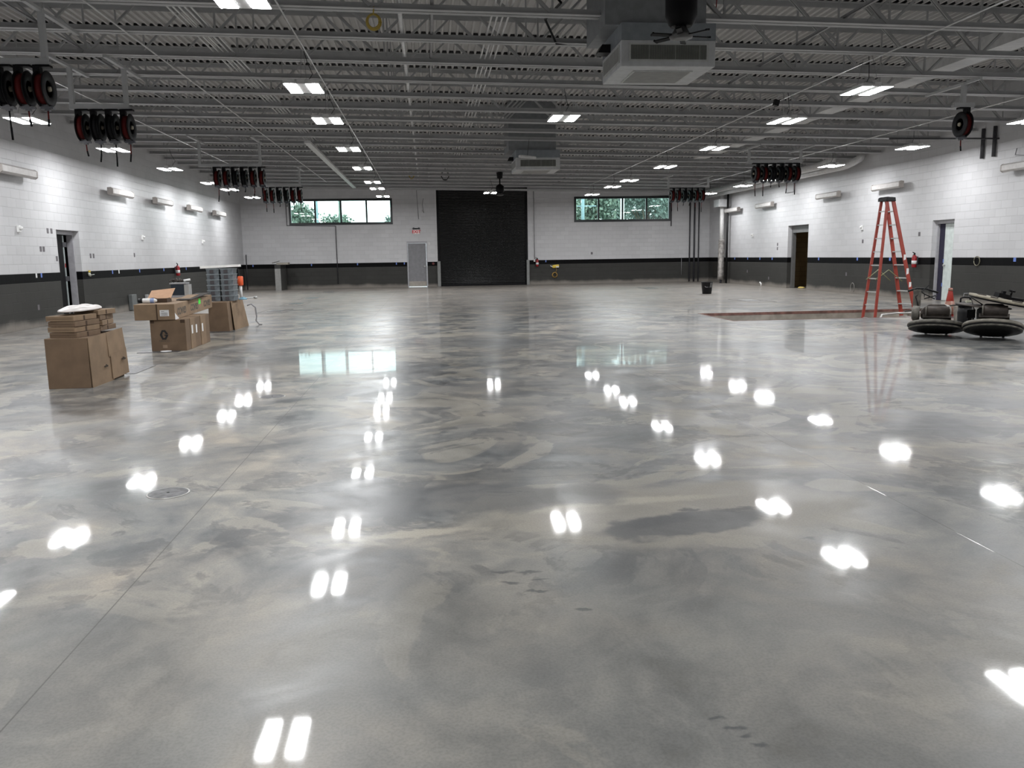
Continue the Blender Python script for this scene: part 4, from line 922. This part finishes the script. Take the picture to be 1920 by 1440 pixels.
bm = B(); tube(bm, [(-4.02, 19.0, .45), (-3.93, 19.02, .48), (-3.85, 19.05, .40), (-3.84, 19.08, .2), (-3.86, 19.1, .1), (-3.80, 19.1, .02), (-3.74, 19.12, .014)], .017, 8); tag(obj('loose_hose', bm, GREYM), 'grey hose looping out of the back of the farthest carton to the floor', 'hose')

# ================================================================= LADDER
t = thing('step_ladder', 'tall red fibreglass step ladder standing in the pit', 'ladder', (10.53, 18.45, PZ), (0, 0, R(8)))
H = 3.06
def rail(bm, p0, p1, wx=.028, wy=.075):
    p0, p1 = V(p0), V(p1); d = (p1-p0).normalized(); yv = V((0, 1, 0)); xv = yv.cross(d).normalized()
    for s in (0,):
        P = [p+xv*a*wy/2+yv*b_*wx/2 for p in (p0, p1) for a, b_ in ((-1,-1),(1,-1),(1,1),(-1,1))]
        v = [bm.verts.new(p) for p in P]
        for f in ((3,2,1,0),(4,5,6,7),(0,1,5,4),(1,2,6,5),(2,3,7,6),(3,0,4,7)): bm.faces.new([v[i] for i in f])
def sec(s, bw, tw, spread, w_, stepd, wide):
    for q in (-1, 1):
        bm = B(); rail(bm, (s*spread, q*bw/2, .03), (s*.07, q*tw/2, H-.06), .03, w_); r_ = obj('side_rail', bm, FIBER, t)
        bm = B(); cbox(bm, (s*spread, q*bw/2, .025), (.10, .05, .05)); obj('foot_pad', bm, BLACK, r_)
        if s > 0 and q < 0:
            for f, hgt, mm in ((.45, .16, PAPER), (.56, .14, PAPER), (.35, .12, PAPER)):
                p = V((s*spread, q*bw/2, .03)).lerp(V((s*.07, q*tw/2, H-.06)), f); bm = B(); cbox(bm, (p.x, p.y-.0165, p.z), (.06, .002, hgt), (0, -s*.0, 0)); obj('paper_sticker', bm, mm, r_)
    for k in range(1, 10):
        f = k*.305/H
        if f > .93: break
        x = s*(spread+(.07-spread)*f); w = bw+(tw-bw)*f
        bm = B(); box(bm, (x-stepd/2, -w/2, k*.305-.012), (x+stepd/2, w/2, k*.305+.012)); obj('step', bm, ALU, t)
sec(1, .52, .22, .82, .085, .085, True); sec(-1, .46, .20, .36, .06, .03, False)
bm = B(); prism(bm, [(-.13, H-.09), (.12, H-.09), (.10, H), (-.09, H+.01), (-.13, H-.02)], 'y', -.155, .155); obj('top_cap', bm, BLACK, t, .01)
for q in (-1, 1):
    bm = B(); tube(bm, [(-.33, q*.16, 1.2), (0, q*.18, 1.42), (.36, q*.2, 1.15)], .010, 6); obj('spreader_bar', bm, mat('olive_bar', (.22, .23, .11), .5), t)
bm = B(); tube(bm, [(9.85, 17.30, -.06), (10.0, 17.5, .03), (10.4, 17.62, .05), (11.0, 17.66, .05), (11.5, 17.7, .02), (11.7, 17.75, -.10)], .022, 8); tag(obj('bent_pipe', bm, ALU), 'bent pale metal pipe lying across the pit behind the ladder', 'pipe')
bm = B(); bmesh.ops.create_icosphere(bm, subdivisions=2, radius=1)
for v in bm.verts: v.co = V((v.co.x*.5, v.co.y*.16, max(v.co.z, -.1)*.14*(1+.3*sin(v.co.x*9))))
tag(obj('plastic_sheet', bm, mat('blue_white_plastic', (.35, .42, .55), .4), None, 0, (7.75, 19.2, PZ+.0)), 'crumpled bluish plastic sheet at the bottom of the pit', 'plastic sheet')

# ================================================================= FLOOR MACHINES
def machine(loc, tilt, rz, label, variant):
    t = thing('floor_burnisher', label, 'floor machine', loc, (R(-tilt), 0, R(rz)), 'floor burnishers')
    r = .44   # disc centre sits r in front of the pivot at the rear rim
    c = (0, -r, 0)
    bm = B(); lathe(bm, [(r*.95, .045), (r, .05), (r, .075), (r*.96, .10), (r*.70, .13), (r*.4, .15), (.05, .155)], c, 48); obj('deck_cover', bm, DUST if variant else mat('dusty_pale_cover', (.20, .185, .155), .65, var=.25, scale=9), t)
    bm = B(); lathe(bm, [(r*.93, .028), (r*.97, .028), (r*.97, .046), (r*.93, .046)], c, 48); obj('rubber_skirt', bm, BLACK, t)
    bm = B(); lathe(bm, [(r*.90, -.005), (r*.955, 0), (r*.955, .020), (r*.90, .030)], c, 48); obj('lower_ring', bm, DUST, t)
    bm = B(); lathe(bm, [(r*.55, -.03), (r*.88, -.012), (r*.89, .01), (.05, .02)], c, 48); obj('drive_plate', bm, mat('near_black_metal', (.008, .0075, .007), .6, spec=.3), t)  # drive plate in one near-black tone
    bm = B(); cyl(bm, (-.14, -.8, .25), (.19, -.8, .25), .075, seg=20); m_ = obj('muffler', bm, DUSTB, t)
    bm = B(); cyl(bm, (-.16, -.8, .25), (-.14, -.8, .25), .082, seg=20); obj('muffler_cap', bm, DUST, m_)
    bm = B(); box(bm, (-.20, -.78, .14), (.22, -.30, .20)); obj('engine_base', bm, DUSTB, t)
    bm = B(); prism(bm, [(-.24, .20), (.20, .20), (.20, .30), (.12, .38), (-.12, .38), (-.24, .28)], 'y', -.72, -.30); obj('engine_block', bm, DUSTB if variant else BLACK, t, .02)
    if variant:
        bm = B(); lathe(bm, [(.12, 0), (.125, .02), (.125, .10), (.09, .12)], (-.26, -.5, .26), 20, Matrix.Rotation(-pi/2, 4, 'Y')); obj('recoil_cover', bm, DUST, t)
        bm = B(); lathe(bm, [(.10, 0), (.115, .03), (.115, .20), (.09, .25), (.04, .27)], (.10, -.20, .20), 20); obj('fuel_tank', bm, mat('dirty_white_tank', (.42, .40, .36), .5, var=.25), t)
    for sx in (-.16, .16):
        bm = B(); M = Matrix.Rotation(pi/2, 4, 'Y'); lathe(bm, [(.06, -.02), (.085, -.018), (.085, .018), (.06, .02)], (sx, .03, .083), 20, M); obj('wheel', bm, BLACK, t)
    # handle, standing upright once the deck is tipped back
    M = Matrix.Translation((-.33, -.20, .10)) @ Matrix.Rotation(R(tilt), 4, 'X')
    h = .62 if variant else .30
    bm = B(); box(bm, (-.03, -.03, 0), (.0, .03, h), M); box(bm, (.03, -.03, 0), (.055, .03, h), M); box(bm, (-.05, -.05, h*.55), (.07, .05, h), M); obj('handle_post', bm, DUST if variant else BLACKM, t)
    if variant: bm = B(); tube(bm, [M @ V(p) for p in ((-.14, -.02, h-.03), (0, 0, h+.02), (.14, .02, h+.01), (.33, -.02, h-.05))], .018, 8); obj('handle_bar', bm, BLACK, t)
    for q in ((-1, 1) if variant else ()):
        bm = B(); tube(bm, [M @ V(p) for p in ((.02, .0, h), (.12+.1*q*0, .05, h-.08), (.20+.08*q, .02, h-.16), (.3, .06, h-.10))], .010, 6); obj('control_cable', bm, BLACK, t)
    bm = B(); tube(bm, [M @ V(p) for p in ((.0, 0, .1), (.05, -.06, .3), (-.01, -.05, .5), (.18, 0, h+.07))], .010, 6); obj('throttle_cable', bm, BLACK, t)
    return t
machine((8.72, 13.50, .006), 14.5, -34, 'dusty round floor burnisher tipped back, left of the two, with black handlebar', True)
machine((9.24, 12.78, .006), 18, -36, 'dusty round floor burnisher tipped back, right of the two, carrying a spare disc', False)
# spare disc on the right machine
t = thing('spare_disc', 'tan spare pad disc with dark clamps lying on top of the right burnisher', 'disc', (9.17, 12.45, .615), (R(6), R(10), 0))
bm = B(); lathe(bm, [(.50, -.02), (.52, 0), (.52, .025), (.05, .03)], (0, 0, 0), 48); obj('disc', bm, TAN, t)
bm = B(); lathe(bm, [(.40, -.035), (.50, -.03), (.515, -.004), (.4, -.004)], (0, 0, 0), 48); obj('dark_rim', bm, BLACKM, t)
for k in range(6):
    a = k*pi/3+.4; bm = B(); cbox(bm, (.34*cos(a), .34*sin(a), .034), (.13, .05, .012), (0, 0, a+.5)); cbox(bm, (.34*cos(a)+.03, .34*sin(a)-.03, .034), (.06, .05, .012), (0, 0, a)); obj('clamp', bm, DUSTB, t)
bm = B(); cbox(bm, (.03, .12, .07), (.22, .12, .07), (0, R(4), 0)); cbox(bm, (.25, .12, .05), (.25, .10, .05)); cbox(bm, (.05, .15, .12), (.05, .05, .06)); cyl(bm, (.15, .1, .1), (.15, .1, .17), .015); cyl(bm, (.10, .1, .17), (.20, .1, .17), .015); obj('centre_mount', bm, BLACKM, t)
t = thing('spare_disc', 'thin brown pad sticking out under the tan disc on the right burnisher', 'disc', (8.93, 12.62, .53), (R(3), R(5), 0))
bm = B(); lathe(bm, [(.40, -.01), (.41, 0), (.40, .01)], (0, 0, 0), 40); obj('pad', bm, DUSTB, t)
# canister vacuum
t = thing('canister', 'black upright canister with a lid handle between the two burnishers', 'canister', (9.74, 14.25, 0))
bm = B(); lathe(bm, [(.10, .0), (.11, .02), (.12, .10), (.125, .30), (.115, .43)], (0, 0, 0), 24); obj('body', bm, BLACK, t)
bm = B(); lathe(bm, [(.14, .42), (.145, .45), (.11, .49), (.05, .50)], (0, 0, 0), 24); obj('lid', bm, BLACK, t)
bm = B(); tube(bm, [(-.10, 0, .47), (-.10, 0, .56), (-.04, 0, .58), (.08, 0, .57), (.10, 0, .47)], .016, 8); obj('lid_handle', bm, BLACKM, t)
bm = B(); cbox(bm, (0, -.085, .50), (.11, .03, .06)); obj('pale_label', bm, mat('label_tan', (.42, .42, .33), .6), t)
bm = B(); tube(bm, [(-.05, 0, .58), (-.04, 0, .65), (.05, 0, .65), (.05, 0, .58)], .006, 6); obj('bail_wire', bm, GREYM, t)
bm = B(); cbox(bm, (-.02, -.12, .03), (.3, .2, .05)); obj('foot', bm, BLACK, t)
bm = B(); tube(bm, [(-.12, .05, .44), (-.45, .35, .38), (-.80, .6, .30)], .014, 8); obj('wand', bm, DUSTB, t)
for k, (x, y, lab) in enumerate(((9.86, 15.1, 'dusty white bucket just left behind the black canister'), (10.22, 15.05, 'dusty white bucket just right behind the black canister'))):
    t = thing('bucket', lab, 'bucket', (x, y, 0), group='white buckets behind the canister')
    bm = B(); lathe(bm, [(.12, 0), (.125, .01), (.145, .36), (.15, .365), (.14, .37)], (0, 0, 0), 24); obj('pail', bm, mat('dusty_white', (.50, .46, .42), .6, var=.15), t)
    bm = B(); lathe(bm, [(.152, .355), (.155, .375), (.02, .38)], (0, 0, 0), 24); obj('lid', bm, mat('dusty_white'), t)
# cone
t = thing('traffic_cone', 'orange traffic cone with pale collar beyond the left burnisher', 'traffic cone', (11.22, 16.95, 0))
bm = B(); lathe(bm, [(.13, .02), (.035, .61), (.03, .62)], (0, 0, 0), 24); obj('cone_body', bm, CONEO, t)
bm = B(); lathe(bm, [(.125, .06), (.085, .33), (.08, .33)], (0, 0, 0), 24, Matrix.Scale(1.03, 4)); obj('reflective_collar', bm, CONEW, t)
bm = B(); lathe(bm, [(.048, .545), (.040, .60)], (0, 0, 0), 24, Matrix.Scale(1.03, 4)); obj('reflective_collar', bm, CONEW, t)
bm = B(); box(bm, (-.19, -.19, 0), (.19, .19, .025)); obj('base', bm, mat('cone_base', (.12, .03, .03), .6), t, .01)
# black bucket far right
t = thing('trash_bucket', 'black bucket standing alone on the floor near the far right corner', 'bucket', (9.95, 29.05, 0))
bm = B(); lathe(bm, [(.15, 0), (.16, .01), (.205, .40), (.215, .42), (.20, .42), (.15, .02)], (0, 0, 0), 24); obj('pail', bm, BLACK, t)
bm = B(); tube(bm, [(-.2, 0, .38), (-.1, -.18, .24), (.1, -.18, .24), (.2, 0, .38)], .008, 6); obj('bail_handle', bm, GREYM, t)
bm = B(); cbox(bm, (.09, -.19, .32), (.12, .008, .16), (R(8), 0, R(28))); obj('worn_patch', bm, mat('worn_grey', (.12, .12, .12), .5), t)
# things in the tan doorway
t = thing('paint_bucket', 'white bucket with a dark label just inside the tan doorway', 'bucket', (XR+.55, 31.05, 0))
bm = B(); lathe(bm, [(.13, 0), (.135, .01), (.15, .34), (.16, .36), (.02, .37)], (0, 0, 0), 24); obj('pail', bm, WHITE, t)
bm = B(); lathe(bm, [(.146, .18), (.1505, .29)], (0, 0, 0), 24); obj('dark_label', bm, NAVY, t)
bm = B(); cbox(bm, (XR+.75, 31.5, .10), (.5, .35, .20)); tag(obj('cardboard_tray', bm, CARD2, None, .01), 'cardboard box behind the white bucket in the tan doorway', 'cardboard box')
bm = B(); bmesh.ops.create_icosphere(bm, subdivisions=2, radius=1)
for v in bm.verts: v.co = V((v.co.x*.12, v.co.y*.2, max(v.co.z, -.3)*.05))
tag(obj('yellow_rag', bm, mat('yellow_rag_cloth', (.55, .42, .12), .8), None, 0, (XR+.42, 31.95, .015)), 'yellowish rag on the floor in the tan doorway', 'rag')
bm = B(); cbox(bm, (XR+.32, DR2[0]+.10, .45), (.02, .16, .86), (0, R(4), 0)); 
bm.free()
t = thing('leaning_sheet', 'dark green sheet leaning in the white doorway behind the cone', 'sheet', (XR+.12, DR2[0]+.02, 0))
bm = B(); prism(bm, [(0, .002), (.03, .002), (.03, .80), (.0, .80)], 'y', .0, .16); obj('sheet', bm, mat('dark_sheet_green', (.06, .08, .08), .6), t)

# ================================================================= OUTSIDE
bm = B(); box(bm, (-80, YF+.3, -.06), (90, 140, -.02)); struct(obj('ground', bm, mat('outside_ground', (.2, .2, .185), .9)))
def tree(x, y, h, r, zc0, m, label, n_, seed, sz=.22, dens=1):
    random.seed(seed); t = thing('tree', label, 'tree', (x, y, -.02), group='trees outside the windows')
    bm = B(); tube(bm, [(0, 0, 0), (.05, 0, zc0*.6), (.1, .05, zc0+r*.3)], .14, 8)
    for k in range(6):
        a = k*1.05; tube(bm, [(.05, 0, zc0*.7), (r*.45*cos(a), r*.45*sin(a), zc0+r*.25)], .05, 5)
    obj('trunk', bm, BARK, t)
    bm = B(); cl = [(random.gauss(0, r*.38), random.gauss(0, r*.38), zc0+random.uniform(-.25, .8)*(h-zc0)*.9) for _ in range(16)]
    for k in range(n_):
        c = random.choice(cl); p = V((c[0]+random.gauss(0, r*.20), c[1]+random.gauss(0, r*.20), c[2]+random.gauss(0, r*.17)))
        if p.z > h: p.z = h-random.random()*.4
        e = Euler((random.uniform(0, 6), random.uniform(0, 6), random.uniform(0, 6))).to_matrix(); s = sz*random.uniform(.6, 1.3)
        v = [bm.verts.new(p+e @ V(q)*s) for q in ((-.5, 0, 0), (0, -.32, .05), (.5, 0, 0), (0, .32, .05))]; bm.faces.new(v)
    me = bpy.data.meshes.new('foliage'); bm.to_mesh(me); bm.free(); me.materials.append(m)
    o = bpy.data.objects.new('foliage', me); COL.objects.link(o); o.parent = t
tree(-9.1, 62, 5.7, 1.4, 3.6, LEAF1, 'green tree seen through the left end of the left window', 3200, 3)
tree(-7.0, 66, 4.9, 1.3, 3.4, LEAF1, 'smaller green tree right of the first tree in the left window', 2200, 4)
tree(-2.5, 70, 5.2, 1.0, 3.6, LEAF2, 'bluish green bush in the right end of the left window', 1800, 5)
for k, (x, y, mm) in enumerate(((11.6, 60, LEAF1), (15.9, 70, LEAF2), (15.9, 60, LEAF2), (20.9, 70, LEAF1), (20.3, 60, LEAF2))):
    tree(x, y, 8.0, 2.2, 4.0, mm, 'dense green tree in the right window, %s from the left' % ORD[k], 4200, 20+k, .26)
def post(x, y, r, h, m, lab): tag(obj('light_pole', cyl(B(), (x, y, -.02), (x, y, h), r, seg=10), m), lab, 'pole')
PB = mat('pale_blue_pole', (.26, .36, .39), .5); PG = mat('green_grey_pole', (.13, .19, .155), .6)
post(-6.55, 52, .09, 9, PB, 'pale blue pole in the left window between the two trees'); post(-5.55, 56, .10, 9, PG, 'green grey pole in the second pane of the left window')
post(9.75, 52, .10, 9, PB, 'pale blue pole in the first pane of the right window')
bm = B(); box(bm, (9.4, 52, 4.42), (10.6, 52.06, 4.48)); obj('pole_arm', bm, PB, bpy.data.objects['light_pole.002'])
bm = B(); cyl(bm, (12.25, 52, -.02), (12.25, 52, 5.1), .12, seg=10); tag(obj('light_pole', bm, mat('white_pole', (.85, .85, .85), .5)), 'white pole in the second pane of the right window', 'pole')
